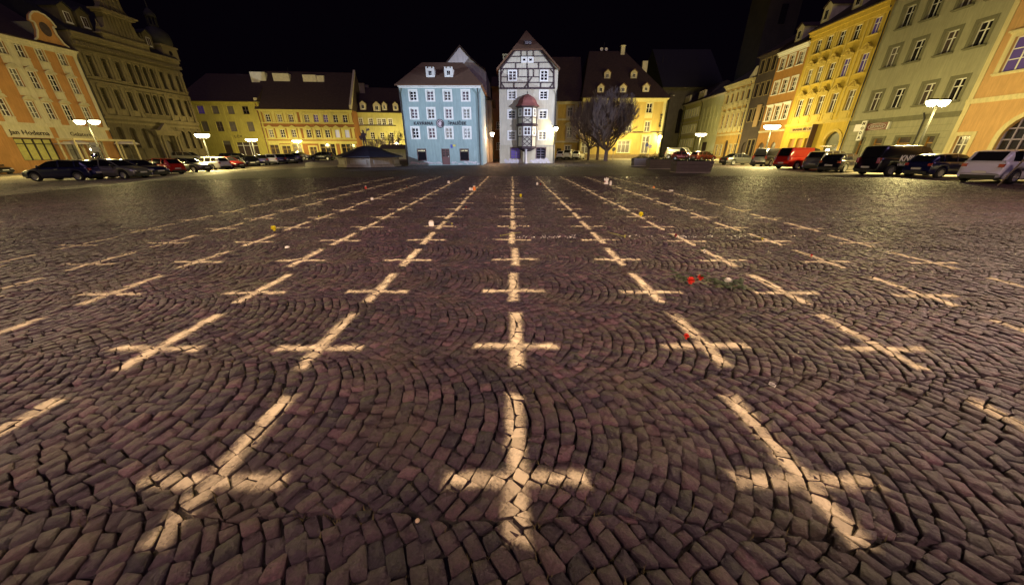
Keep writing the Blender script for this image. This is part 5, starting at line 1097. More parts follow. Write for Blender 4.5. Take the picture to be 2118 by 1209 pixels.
# church tower in the dark above the roofs
tw = at_depth(1605, 60, 78)
tg = thing('church_tower', 'very dark stone church tower barely visible above the right-hand roofs', 'tower', (tw.x, 80, 0))
MB().box(-3, 3, -3, 3, 0, 30).obj('shaft', plaster('tower_stone', (.035, .025, .02), .4), tg); MB().lathe([(4.0, 30), (3.4, 32), (.3, 46), (0, 47)], n=8, a0=math.pi/8).obj('spire', SLATE, tg)
for z in (14, 24): 
    m = MB(); m.box(-.6, .6, -3.05, -3.0, z, z+3); m.obj('window', GLASS, tg)
# ------------------------------------------------------------------ street lamps and wall lamps
def at_x(x, y, X):
    d = ray(x, y); t = X / d[0]; return Vector((X, d[1] * t, EYE + d[2] * t))
BLACKP = mat('black_pole_paint', (.004, .004, .004), 1.0, spec=.1)
def street_lamp(px_, py_, Y, label, energy=3500, n=2, wide=.85, glow=.8, pole_m=BLACKP, face=(1, 0), base=None):
    p = at_depth(px_, py_, Y); gz_ = g(p.x, p.y); h = p.z - gz_; t = thing('street_lamp', label, 'street lamp', (p.x, p.y, gz_), math.atan2(face[1], face[0]), 'street lamps round the square')
    MB().lathe([(0, 0), (.13, 0), (.13, .5), (.085, .6), (.055, h-.05), (0, h-.02)], n=10).obj('pole', pole_m, t, smooth=True)
    MB().tube((-wide, 0, h), (wide, 0, h), .035).obj('crossbar', pole_m, t)
    for s in ((-1, 1) if n == 2 else (0,)):
        x = s*wide*.62
        hd = MB().add([(x-glow*.5, -.2, h+.12), (x+glow*.5, -.2, h+.12), (x+glow*.5, .2, h+.12), (x-glow*.5, .2, h+.12), (x-glow*.3, -.12, h+.24), (x+glow*.3, -.12, h+.24), (x+glow*.3, .12, h+.24), (x-glow*.3, .12, h+.24)], BF).obj('lamp_head', pole_m, t)
        q = MB().lathe([(0, -.30), (.20, -.26), (.34, -.12), (.40, .06), (.36, .10)], n=14).obj('lamp_glass', LAMPM, hd, (x, 0, h+.02), smooth=True); q.scale = (glow*1.35, .62, 1)  # glass enlarged, the lamp's glare built into its shape
    for s in ((-1, 1) if n == 2 else (1,)):
        q = (s*wide*.62, 0, h-.42) if n == 2 else (0, -.55, h-.4)
        lamp_light('street_lamp_light', q, energy/n*.70, SODIUM, .16, t)
    sl = spot_light('street_lamp_downlight', (0, 0, 0), (0, 0, -1), energy*1.7, SODIUM, 148, .6, .15); sl.parent = t; sl.location = (0, -.45, h-.45)
    return t
street_lamp(180, 252, 39, 'twin-headed street lamp in front of the orange house by the terrace', 4200, wide=1.25, glow=1.1)
street_lamp(418, 280, 43, 'street lamp standing in the left car row before the stone palace', 3800, wide=.6, glow=.95)
street_lamp(520, 289, 70, 'street lamp by the mustard yellow house, right of its door', 4300, wide=.8, glow=1.3)
street_lamp(614, 292, 74.5, 'street lamp before the door of the decorated yellow facade', 4000, n=1, glow=2.0)
street_lamp(1450, 278, 65, 'farthest street lamp of the right-hand row, before the pale green house', 4200, wide=.6, glow=1.25)
street_lamp(1597, 262, 41, 'street lamp above the red van, before the brown-orange house', 4200, wide=.62, glow=1.05)
street_lamp(1940, 212, 27, 'nearest street lamp on the right, twin heads before the grey-green house', 4300, wide=.68, glow=.72)
for x, y, e in ((-47, 27, 2500), (-50, 12, 2200), (-52, 58, 0)):
    if e: lamp_light('street_lamp_light', (x, y, 4.6), e, SODIUM, .2)
def wall_lamp(px_, py_, Y, label, energy, m=LAMPW, col=(1, .68, .3), r=.17, arm=(0, .35)):
    p = at_depth(px_, py_, Y); t = thing('wall_lamp', label, 'wall lamp', p, 0, 'lanterns on the house walls')
    MB().lathe([(0, -.24), (r*.6, -.22), (r, .1), (r*.9, .22), (0, .24)], n=8).obj('lantern_glass', m, t, smooth=True)
    MB().lathe([(r*1.25, .22), (r*.4, .42), (0, .5)], n=8).obj('cap', METAL, t)
    MB().tube((0, 0, .3), (arm[0], arm[1], .45), .025).obj('bracket', METAL, t)
    lamp_light('wall_lamp_light', (0, -.35, -.1), energy, col, .1, t); return t
wall_lamp(1018, 278, 53.2, 'glowing orange lantern in the alley beside the turquoise house', 900, col=(1, .50, .20), r=.28, arm=(-.3, .2))
wall_lamp(1150, 267, 51.6, 'bright lantern on the right corner of the half-timbered house', 700, col=SODIUM, r=.27, arm=(-.15, .3))
wall_lamp(1365, 283, 70.1, 'lantern on the right corner of the museum', 1100, col=SODIUM, r=.25, arm=(-.4, .4))
wall_lamp(822, 297, 76, 'low lantern by the kiosk left of the turquoise house', 2400, col=SODIUM, r=.3, arm=(0, .6))
lamp_light('far_fill_light', (22, 66, 5), 2600, SODIUM, .3); lamp_light('far_fill_light', (13, 62, 6), 2000, SODIUM, .3); lamp_light('far_fill_light', (-27, 81.5, 4), 2600, SODIUM, .3); lamp_light('alley_light', (-1.6, 60, 5), 500, (1, .5, .2), .3)  # added fill before the far facades, no lamps stand here
lamp_light('far_fill_light', (36, 52, 5), 2200, SODIUM, .3)  # more added fill, before the right-hand row

# ------------------------------------------------------------------ cars
RUB = mat('tyre_rubber', (.012, .012, .012), .8); RIM = mat('alloy_rim', (.55, .55, .57), .3, .8); CGL = mat('car_glass', (.01, .01, .013), .05, spec=.8)
TRIM = mat('car_trim_black', (.015, .015, .016), .5); HL = mat('headlight_glass', (.6, .6, .62), .15, .3); TL = mat('tail_light_red', (.35, .02, .015), .2, coat=1); PLT = mat('number_plate_white', (.6, .6, .58), .5)
def paint(n, c, metal=.3): return mat('car_paint_' + n, c, .28, metal, coat=.8)
KIND = {  # L, W, H, front/rear axle, belt profile, roof profile, pillars
 'hatch': (4.05, 1.72, 1.46, 1.22, -1.28, [(2.02, .50), (1.98, .66), (1.75, .76), (1.0, .93), (.85, .95), (-1.2, .98), (-1.9, .98), (-2.0, .8), (-2.02, .45)], [(.98, .94), (.30, 1.38), (-.3, 1.46), (-1.3, 1.42), (-1.6, 1.36), (-1.93, .99)], (-.35, -1.25)),
 'sedan': (4.5, 1.76, 1.42, 1.36, -1.36, [(2.25, .5), (2.2, .64), (1.95, .76), (1.0, .92), (-1.3, .96), (-1.45, .97), (-2.15, .93), (-2.22, .8), (-2.25, .45)], [(1.05, .93), (.35, 1.34), (-.25, 1.42), (-.95, 1.38), (-1.6, .98)], (-.3, -.95)),
 'estate': (4.62, 1.78, 1.5, 1.38, -1.32, [(2.31, .5), (2.26, .66), (2.0, .78), (1.15, .94), (-1.3, .98), (-2.2, .98), (-2.28, .8), (-2.31, .45)], [(1.15, .95), (.45, 1.42), (-.2, 1.5), (-1.7, 1.46), (-1.98, 1.4), (-2.24, 1.0)], (-.25, -1.15)),
 'suv': (4.55, 1.86, 1.66, 1.36, -1.32, [(2.27, .6), (2.22, .82), (1.95, .94), (1.1, 1.06), (-1.3, 1.1), (-2.1, 1.1), (-2.22, .9), (-2.27, .5)], [(1.1, 1.07), (.45, 1.57), (-.2, 1.66), (-1.6, 1.62), (-1.9, 1.55), (-2.18, 1.12)], (-.25, -1.2)),
 'van': (4.85, 1.92, 1.95, 1.55, -1.45, [(2.42, .55), (2.38, .85), (2.2, 1.0), (1.75, 1.12), (1.5, 1.15), (-2.25, 1.18), (-2.36, 1.1), (-2.42, .5)], [(1.8, 1.13), (1.05, 1.84), (.5, 1.95), (-1.9, 1.95), (-2.15, 1.9), (-2.36, 1.2)], (.35, -.9)),
}
def lerp(P, x):
    for (a, za), (b, zb) in zip(P[:-1], P[1:]):
        if b <= x <= a or a <= x <= b: return za + (zb-za)*((x-a)/(b-a) if a != b else 0)
    return P[0][1] if abs(x-P[0][0]) < abs(x-P[-1][0]) else P[-1][1]
CARS = {}
def car_proto(kind):
    L, W, Hh, xf, xr, belt, roof, pil = KIND[kind]; big = kind in ('suv', 'van'); wr = .345 if big else .315; P = {}
    xs = sorted({round(p[0], 3) for p in belt} | {round(x + d, 3) for x in (xf, xr) for d in (-.40, -.385, -.33, -.24, -.12, 0, .12, .24, .33, .385, .40)} | {round(-L/2 + i*L/18, 3) for i in range(19)})
    ra = wr + .065
    def low(x):
        z = .22 + (.08 if abs(x) > L/2-.25 else 0)
        for c in (xf, xr):
            if abs(x-c) < ra: z = max(z, wr + math.sqrt(ra*ra-(x-c)**2))
        return z
    V, F = [], []; n = 14
    for x in xs:
        e = abs(x)/(L/2); w_ = W/2*(1 - .16*e**7 - .03*e**2); zb = lerp(belt, x); zl = min(low(x), zb-.12); md = zl + (zb-zl)*.45
        q = [(w_*.86, zl-.0), (w_*.98, zl+.03), (w_, max(md, zl+.05)), (w_*.985, zl+(zb-zl)*.78), (w_*.93, zb-.03), (w_*.84, zb), (w_*.4, zb+.035 if x > 1 else zb+.02)]
        V += [(x, -a, b) for a, b in q] + [(x, a, b) for a, b in q[::-1]]
    for k in range(len(xs)-1):
        for i in range(n-1): F.append((k*n+i, k*n+i+1, (k+1)*n+i+1, (k+1)*n+i))
        F.append((k*n+n-1, k*n, (k+1)*n, (k+1)*n+n-1))
    F.append(tuple(range(n))); o = (len(xs)-1)*n; F.append(tuple(range(o+n-1, o-1, -1)))
    b = MB(); b.add(V, F); P['body'] = b.mesh('body', TRIM, True)
    # greenhouse partitioned into painted faces and glass faces
    rx = sorted({round(p[0], 3) for p in roof} | {round(pil[0]-.05, 3), round(pil[0]+.05, 3), round(pil[1], 3), round(pil[1]-.09, 3)} | {round(roof[0][0] + (roof[-1][0]-roof[0][0])*i/10, 3) for i in range(11)})
    V = []; 
    for x in rx:
        zr = lerp(roof, x); zb = min(lerp(belt, x), zr); e = abs(x)/(L/2); wb = W/2*(1 - .16*e**7 - .03*e**2)*.885; f = (zr-zb)/(Hh-.95); w2 = wb - .15*min(1, f); 
        V += [(x, -wb, zb), (x, -(wb+w2)/2-.015, (zb+zr)/2), (x, -w2, zr-.05*f), (x, -w2+.13, zr), (x, w2-.13, zr), (x, w2, zr-.05*f), (x, (wb+w2)/2+.015, (zb+zr)/2), (x, wb, zb)]
    gf, pf = [], []; xfr, xrr = roof[1][0], roof[-2][0]
    for k in range(len(rx)-1):
        xm = (rx[k]+rx[k+1])/2
        for i in range(7):
            f = (k*8+i, k*8+i+1, (k+1)*8+i+1, (k+1)*8+i)
            if i == 3: pf.append(f) if xrr < xm < xfr else gf.append(f)
            elif i in (2, 4): pf.append(f)
            else:
                solid = abs(xm-pil[0]) < .051 or (pil[1]-.09 < xm < pil[1]) or xm < roof[-1][0]+.32 or (kind == 'van' and xm < pil[0]) and i in (0, 6, 1, 5)
                pf.append(f) if solid else gf.append(f)
    P['roof'] = MB().add(V, pf).mesh('roof', TRIM, True); P['glass'] = MB().add(V, gf).mesh('window_glass', CGL, False)
    for nm, me in (('roof', P['roof']), ('glass', P['glass'])): pass
    P['tyre'] = MB().lathe([(wr*.62, -.1), (wr*.93, -.105), (wr, -.07), (wr, .07), (wr*.93, .105), (wr*.62, .1)], n=20).mesh('tyre', RUB, True)
    rm = MB().lathe([(wr*.68, -.05), (wr*.62, -.105), (wr*.56, -.10), (wr*.54, -.02)], n=20)
    for i in range(8): t = i*math.pi/4; rm.add([(math.cos(t+s)*r_, math.sin(t+s)*r_, z) for r_, s, z in ((.03, -1, -.09), (wr*.6, -.16, -.095), (wr*.6, .16, -.095), (.03, 1, -.09))], [(0, 1, 2, 3)])
    rm.lathe([(0, -.11), (.06, -.105), (.07, -.06)], n=10).lathe([(0, -.03), (wr*.6, -.03)], n=12)
    P['rim'] = rm.mesh('rim', RIM); P['spec'] = KIND[kind]; P['wr'] = wr
    return P
def proj(p):
    zc = p[1]*CP - (p[2]-EYE)*SP; return (1059 + p[0]/zc*FPX, 604.5 + ((EYE-p[2])*CP - p[1]*SP)/zc*FPX)
def fit_car(l, r, yb, kind, side, th=None):
    L, W = KIND[kind][:2]; c = G((l+r)/2, yb-3); best = None
    for deg in ([th] if th is not None else range(0, 62, 2)):
        a = R(deg); ax = Vector((side*math.cos(a), math.sin(a))); ay = Vector((-ax.y, ax.x)); p = Vector((c.x, c.y))
        for _ in range(12):
            q = []
            for s in (-.5, .5):
                for u in (-.45, .45):
                    z0 = g(p.x, p.y); w2 = p + ax*L*s + ay*W*u; q.append((proj((w2.x, w2.y, z0)), proj((w2.x, w2.y, z0+.8))))
            x0 = min(min(k[0][0], k[1][0]) for k in q); x1 = max(max(k[0][0], k[1][0]) for k in q); y1 = max(k[0][1] for k in q)
            zc = p.y*CP + EYE*SP; 
            p = p + Vector((((l+r)/2-(x0+x1)/2)/FPX*zc, 0)); dz = (y1-yb)/(y1-300) * zc*.8; p = p + Vector((p.x/p.y*dz, dz))
        e = abs((x1-x0)-(r-l))
        if best is None or e < best[0]-.5: best = (e, p.copy(), math.atan2(ax.y, ax.x))
    return best[1], best[2]
def car(l, r, yb, kind, side, color, label, front_first, th=None, rim=True, cat='car', extra=None):
    """side -1: axis leans left and away; front_first True: the nose points along +axis (away from the viewer)"""
    if kind not in CARS: CARS[kind] = car_proto(kind)
    P = CARS[kind]; L, W, Hh, xf, xr, belt, roof, pil = P['spec']; wr = P['wr']
    p, ang = fit_car(l, r, yb, kind, side, th); ang += 0 if front_first else math.pi
    t = thing('parked_car' if cat == 'car' else 'parked_van', label, cat, (p.x, p.y, g(p.x, p.y)), ang, 'vehicles parked round the square')
    for nm, k in (('body', 'body'), ('roof', 'roof'), ('window_glass', 'glass')):
        o = link(nm, P[k], t)
        if k != 'glass': o.material_slots[0].link = 'OBJECT'; o.material_slots[0].material = color
    link('underbody', CARS.setdefault(kind+'u', MB().box(-L/2+.15, L/2-.15, -W/2+.16, W/2-.16, .2, .62).mesh('underbody', TRIM)), t)
    for x in (xf, xr):
        for s in (-1, 1):
            wt = link('wheel', P['tyre'], t, (x, s*(W/2-.12), wr), (R(90) if s == -1 else R(-90), 0, 0)); wt.name = 'wheel'
            link('rim', P['rim'], wt, (0, 0, 0), (R(180), 0, 0) if True else None)
    def shared(key, f): 
        k_ = kind + key
        if k_ not in CARS: CARS[k_] = f()
        return CARS[k_]
    zf = lerp(belt, L/2-.2); zr = lerp(belt, -L/2+.15)
    for s in (-1, 1):
        link('headlight', shared('hl', lambda: MB().lathe([(0, 0), (.13, .02), (.16, .08), (.15, .3)], n=10).mesh('headlight', HL, True)), t, (L/2-.01, s*(W/2-.30), zf-.13), (0, R(-90), 0), scale=(.55, 1.15, 1))
        link('tail_light', shared('tl', lambda: MB().box(-.035, .16, -.10, .085, -.075, .075).mesh('tail_light', TL)), t, (-L/2+.03, s*(W/2*.81-.095), zr-.17), None, scale=(1, s, 2.2 if kind in ('van',) else 1))
        link('mirror', shared('mi', lambda: MB().lathe([(0, -.1), (.08, -.05), (.09, .05), (0, .1)], n=8).mesh('mirror', TRIM, True)), t, (roof[0][0]-.25, s*(W/2+.03), belt[4][1]+.05))
        for xx in (pil[0], pil[0]+1.05): link('door_line', shared('dl', lambda: MB().box(-.008, .008, -.004, .004, -.3, .3).mesh('door_line', TRIM)), t, (xx, s*(W/2*.985), .64))
        link('door_handle', shared('dh', lambda: MB().box(-.09, .09, -.02, .02, -.015, .015).mesh('door_handle', STEEL)), t, (pil[0]+.15, s*(W/2*.975), .82 if kind != 'van' else .95))
    link('bumper_trim', shared('bt', lambda: MB().box(-.05, .05, -W*.34, W*.34, -.08, .08).mesh('bumper_trim', TRIM)), t, (L/2-.045, 0, .36)); link('bumper_trim', CARS[kind+'bt'], t, (-L/2+.045, 0, .34))
    for x in (L/2+.015, -L/2-.012): link('number_plate', shared('np', lambda: MB().box(-.008, .008, -.26, .26, -.055, .055).mesh('number_plate', PLT)), t, (x, 0, .50 if x > 0 else .56))
    MB().box(L/2-.02, L/2+.012, -.45, .45, zf-.26, zf-.14).obj('grille', TRIM, t)
    if extra: extra(t, P)
    return t
BLK = paint('black', (.007, .007, .011), 0); NVY = paint('navy', (.007, .008, .045), 0); SIL = paint('silver', (.42, .42, .40), .7); WHT = paint('white', (.70, .70, .68), 0); RED = paint('red', (.45, .018, .010), 0); DRED = paint('dark_red', (.15, .012, .012)); GRY = paint('grey', (.12, .12, .12), .6); GGR = paint('greenish_silver', (.33, .34, .26), .6); PWH = paint('violet_white', (.55, .54, .66), 0)
car(52, 216, 376, 'hatch', -1, NVY, 'dark blue hatchback, nearest of the left car row, nose to the left', True, th=-12)
car(-14, 92, 358, 'estate', 1, SIL, 'silver estate car with red tail light behind the dark blue hatchback', True, th=58)
car(-60, 10, 362, 'hatch', -1, BLK, 'black car cut off by the left edge of the photo', False, th=0)
car(190, 291, 371, 'hatch', -1, GGR, 'pale green-silver car with its nose pointing right beside the sign pole', False, th=-2)
car(250, 319, 367, 'sedan', -1, NVY, 'navy saloon with bright headlights between silver and red cars', False, th=6)
car(287, 376, 362, 'hatch', -1, RED, 'bright red hatchback in the left car row', True, th=8)
car(352, 432, 357, 'hatch', -1, GRY, 'dull dark grey car right of the bright red hatchback', False, th=4)
car(372, 412, 336, 'suv', 1, GGR, 'pale off-roader behind the grey car before the stone palace', True, th=10)
car(408, 467, 352, 'estate', -1, WHT, 'white estate car behind the slim lamp post on the left', True, th=14)
car(446, 500, 350, 'hatch', -1, DRED, 'dark red car with shiny rim right of the white estate', False, th=12)
car(470, 508, 347, 'hatch', -1, SIL, 'silver hatchback showing its headlight next to the dark red car', False, th=50)
car(462, 520, 340, 'suv', 1, BLK, 'black off-roader standing behind the dark red car', True, th=12)
car(505, 540, 344, 'sedan', -1, BLK, 'black saloon with yellow highlights left of middle of the left row', False, th=52)
car(532, 556, 342, 'hatch', -1, GRY, 'small grey hatchback among the far left cars', True, th=56)
car(548, 576, 341, 'estate', -1, PWH, 'pale violet-white estate among the far left cars', True, th=54)
car(568, 594, 339, 'hatch', -1, BLK, 'small black hatchback among the far left cars', True, th=54)
car(586, 614, 338, 'sedan', -1, NVY, 'navy saloon at the far end of the left car row', False, th=50)
car(606, 620, 335, 'hatch', -1, GRY, 'last grey car of the left row by the lamp post', True, th=56)
car(600, 636, 330.5, 'sedan', 1, SIL, 'silver saloon side-on before the decorated facade', True, th=2)
def taxi(t, P):
    text('TAXI', .3, 'door_lettering', WHITE, t, (0, -.88, .62), rot=(R(90), 0, 0), depth=.004); MB().box(-.15, .1, -.2, .2, 1.47, 1.6).obj('roof_sign', WHITE, t)
def taxi2(t, P):
    for s in (-1, 1): text('TAXI 24h', .34, 'door_lettering', WHITE, t, (-.1, s*.875, .62), rot=(R(90), 0, 0 if s < 0 else R(180)), depth=.004)
car(647, 686, 332, 'hatch', 1, BLK, 'black car with white door lettering left of the fountain', False, th=2, extra=taxi2)
car(1155, 1176, 330, 'hatch', 1, WHT, 'leftmost of three white cars by the narrow ochre house', True, th=60)
car(1168, 1191, 330, 'suv', 1, WHT, 'middle of three white cars by the narrow ochre house', True, th=62)
car(1186, 1205, 330, 'hatch', 1, WHT, 'rightmost of three white cars beside the bare tree', True, th=64)
car(1385, 1424, 329, 'van', -1, SIL, 'grey people carrier left of the two dark red cars', False, th=50, cat='van')
car(1400, 1440, 324, 'van', 1, WHT, 'white van behind the grey people carrier', True, th=20, cat='van')
car(1402, 1430, 332, 'hatch', -1, DRED, 'small dark red car beside the grey people carrier', False, th=45)
car(1426, 1482, 333, 'estate', 1, DRED, 'dark red estate car behind the nearest planter', True, th=22)
car(1495, 1560, 342, 'sedan', 1, GRY, 'dark grey saloon between the planters and the minivan', True, th=8)
car(1545, 1632, 345, 'van', 1, BLK, 'dark minivan left of the bright red van', True, th=30, cat='van')
car(1614, 1692, 350, 'van', 1, RED, 'bright red delivery van in the right car row', True, cat='van', th=14)
car(1658, 1765, 354, 'suv', 1, SIL, 'silver off-roader seen from behind next to the red van', True, th=20)
car(1703, 1776, 358, 'hatch', 1, BLK, 'small black hatchback with pale round wheel trims beside the silver off-roader', True, th=24)
def knihy(t, P):
    text('KNIHY', .52, 'side_lettering', WHITE, t, (.35, .975, 1.02), rot=(R(90), 0, R(180)), depth=.003, bold=.012) if False else None
    for s in (-1, 1):
        text('KNIHY', .52, 'side_lettering', WHITE, t, (-.45, s*.972, 1.12), rot=(R(90), 0, 0 if s < 0 else R(180)), depth=.003, bold=.014, shear=.12)
        text('VÝKUP A PRODEJ', .20, 'side_lettering', WHITE, t, (-.45, s*.972, .72), rot=(R(90), 0, 0 if s < 0 else R(180)), depth=.003, bold=.004)
car(1770, 1937, 364, 'van', 1, BLK, 'black van with KNIHY lettered on its side', True, cat='van', extra=knihy, th=5)
car(1874, 2028, 369, 'hatch', 1, NVY, 'navy hatchback parked before the black lettered van', True, th=6)
car(1994, 2175, 381, 'suv', 1, PWH, 'white off-roader at the right edge with orange tail lights', True, th=12)

# ------------------------------------------------------------------ fountain with winter cover
fp = G(765, 347.5); fp.y += 3.3; fp.x = at_depth(766, 340, fp.y).x; zf = 0
FO = thing('fountain', 'octagonal stone fountain under a dark conical winter cover', 'fountain', (fp.x, fp.y, 0))
SS = plaster('sandstone', (.42, .37, .33), .4); rb = 3.55
a0 = math.pi/8
def octr(r): return [(r*math.cos(a0+k*math.pi/4), r*math.sin(a0+k*math.pi/4)) for k in range(8)]
for k in range(8):
    (x0, y0), (x1, y1) = octr(rb)[k], octr(rb)[(k+1) % 8]; (u0, v0), (u1, v1) = octr(rb-.3)[k], octr(rb-.3)[(k+1) % 8]
    MB().add([(x0,y0,-.1),(x1,y1,-.1),(u1,v1,-.1),(u0,v0,-.1),(x0,y0,.98),(x1,y1,.98),(u1,v1,.98),(u0,v0,.98)], BF).obj('basin_slab', SS, FO)
    c = Vector(((x0+x1)/2, (y0+y1)/2)); n_ = c.normalized(); d = (Vector((x1, y1))-Vector((x0, y0))).normalized()*.95
    q = [c-d+n_*.0, c+d+n_*.0, c+d+n_*.07, c-d+n_*.07]; MB().add([(p.x, p.y, .2) for p in q] + [(p.x, p.y, .68) for p in q], BF).obj('relief_panel', plaster('sandstone_pale', (.50, .46, .46), .3), FO)
MB().lathe([(rb+.18, -.1), (rb+.18, .08), (rb+.02, .09)], n=8, a0=a0).obj('step', SS, FO)
MB().lathe([(rb+.55, .98), (rb+.5, 1.08), (2.3, 1.62), (1.1, 2.12), (.65, 2.22), (0, 2.24)], n=8, a0=a0).obj('winter_cover', mat('dark_tarpaulin', (.020, .018, .035), .55, noise=.3, nscale=3), FO)
def skin_figure(name, pts, edges, rad, m, parent=None, loc=(0, 0, 0), sub=1, root=0):
    me = bpy.data.meshes.new(name); me.from_pydata(pts, edges, []); o = bpy.data.objects.new(name, me); COL.objects.link(o)
    md = o.modifiers.new('skin', 'SKIN'); 
    if not me.skin_vertices: 
        bpy.context.view_layer.update()
    lay = me.skin_vertices[0].data if len(me.skin_vertices) else me.skin_vertices.new().data
    for i, r in enumerate(rad): lay[i].radius = r if isinstance(r, tuple) else (r, r)
    lay[root].use_root = True; sb = o.modifiers.new('sub', 'SUBSURF'); sb.levels = sub; sb.render_levels = sub
    dg = bpy.context.evaluated_depsgraph_get(); dg.update(); m2 = bpy.data.meshes.new_from_object(o.evaluated_get(dg)); bpy.data.objects.remove(o); m2.materials.clear(); m2.materials.append(m); m2.name = name
    m2.polygons.foreach_set('use_smooth', [True]*len(m2.polygons)); return link(name, m2, parent, loc)
KN = thing('knight_statue', 'weathered stone knight statue holding a pennant above the fountain cover', 'statue', (fp.x - .25, fp.y, 2.22))
STM = mat('weathered_stone', (.13, .10, .15), .85, noise=.4, nscale=9, bump=.5, bscale=30)
pts = [(0,0,.82), (0,.0,1.05), (0,.02,1.28), (0,.0,1.42), (0,-.02,1.52), (0,-.02,1.62), (-.1,0,.78), (-.14,-.04,.45), (-.13,.02,.08), (-.16,-.10,.02), (.1,0,.78), (.13,.02,.45), (.12,.06,.08), (.16,-.06,.02), (-.2,.0,1.33), (-.30,-.05,1.08), (-.20,-.24,.98), (-.17,-.3,.96), (.2,0,1.33), (.33,-.04,1.2), (.38,-.12,1.42), (.38,-.13,1.5)]
ed = [(0,1),(1,2),(2,3),(3,4),(4,5),(0,6),(6,7),(7,8),(8,9),(0,10),(10,11),(11,12),(12,13),(2,14),(14,15),(15,16),(16,17),(2,18),(18,19),(19,20),(20,21)]
rd = [.17,.155,.19,.07,.10,.09,.11,.085,.055,.045,.11,.085,.055,.045,.09,.065,.05,.045,.09,.065,.05,.045]
skin_figure('body', pts, ed, [r*1.22 for r in rd], STM, KN)
MB().lathe([(.125, 1.5), (.135, 1.58), (.12, 1.7), (.05, 1.78), (0, 1.79)], (0, -.02, 0), 10).obj('helmet', STM, KN, smooth=True)
MB().box(-.03, .03, -.16, -.12, 1.52, 1.6).obj('visor', STM, KN); MB().tube((.36, -.14, 1.0), (.5, -.1, 2.05), .025).obj('lance', STM, KN)
MB().prism([(0, 0), (.42, .16), (.36, .02), (.46, -.08), (.02, -.2)], -.02, .02).obj('pennant', STM, KN, (.44, -.1, 1.85))
MB().prism([(-.17, .2), (.17, .2), (.17, -.05), (0, -.3), (-.17, -.05)], -.03, .03).obj('shield', STM, KN, (-.26, -.3, .95)); MB().lathe([(.42, 0), (.42, .06), (.3, .1), (0, .1)], n=8).obj('pedestal', STM, KN, (0, 0, -.06))

# ------------------------------------------------------------------ planters
BOXM = mat('weathered_planter_board', (.115, .09, .085), .8, noise=.3, nscale=3, stretch=(1, 1, 5)); LEAF = mat('low_green_leaves', (.035, .055, .018), .8, noise=.5, nscale=12)
def planter(xc_, yb, w_, rz, label):
    p = G(xc_, yb); t = thing('planter', label, 'planter', (p.x, p.y+.65, g(p.x, p.y)), rz, 'flared wooden planters at the edge of the square')
    a, b, c, d = w_/2*.93, .58, w_/2, .68; h = .82
    B = [(-a, -b), (a, -b), (a, b), (-a, b)]; T_ = [(-c, -d), (c, -d), (c, d), (-c, d)]
    for k in range(4):
        (x0, y0), (x1, y1) = B[k], B[(k+1) % 4]; (u0, v0), (u1, v1) = T_[k], T_[(k+1) % 4]
        for j in range(3):
            f0, f1 = (j+.03)/3, (j+.97)/3; z0, z1 = .06+h*f0, .06+h*f1
            P_ = lambda f, s: (((x0+(u0-x0)*f)*(1-s)+(x1+(u1-x1)*f)*s), ((y0+(v0-y0)*f)*(1-s)+(y1+(v1-y1)*f)*s))
            o0, o1, o2, o3 = P_(f0, 0), P_(f0, 1), P_(f1, 1), P_(f1, 0); k_ = .94
            MB().add([(*o0, z0), (*o1, z0), (o1[0]*k_, o1[1]*k_, z0), (o0[0]*k_, o0[1]*k_, z0), (*o3, z1), (*o2, z1), (o2[0]*k_, o2[1]*k_, z1), (o3[0]*k_, o3[1]*k_, z1)], BF).obj('board', BOXM, t)
    MB().box(-a*.9, a*.9, -b*.9, b*.9, 0, .8).obj('soil_box', DARKW, t); MB().box(-a*1.02, a*1.02, -b*1.03, b*1.03, 0, .055).obj('foot', mat('pale_foot', (.3, .26, .22), .8), t)
    V, F = [], []
    for _ in range(1800):
        x, y = rnd.uniform(-c, c)*.9, rnd.uniform(-d, d)*.85; z = h + .05 + abs(rnd.gauss(0, .15))*(1+.9*math.sin(x*4+w_)); s = rnd.uniform(.03, .07); a_ = rnd.uniform(0, 6.28); q = len(V)
        V += [(x-s*math.cos(a_), y-s*math.sin(a_), z), (x+s*math.sin(a_), y-s*math.cos(a_), z+rnd.uniform(-.03, .04)), (x+s*math.cos(a_), y+s*math.sin(a_), z+rnd.uniform(0, .05))]; F.append((q, q+1, q+2))
    MB().add(V, F).obj('foliage', LEAF, t)['kind'] = 'stuff'
planter(1435, 357.5, 2.9, R(-4), 'nearest wooden planter with low green plants, front board lit')
planter(1372, 350, 2.7, R(-4), 'middle wooden planter, partly behind the nearest one')
planter(1334, 343.5, 2.7, R(-4), 'farthest wooden planter left of the other two')

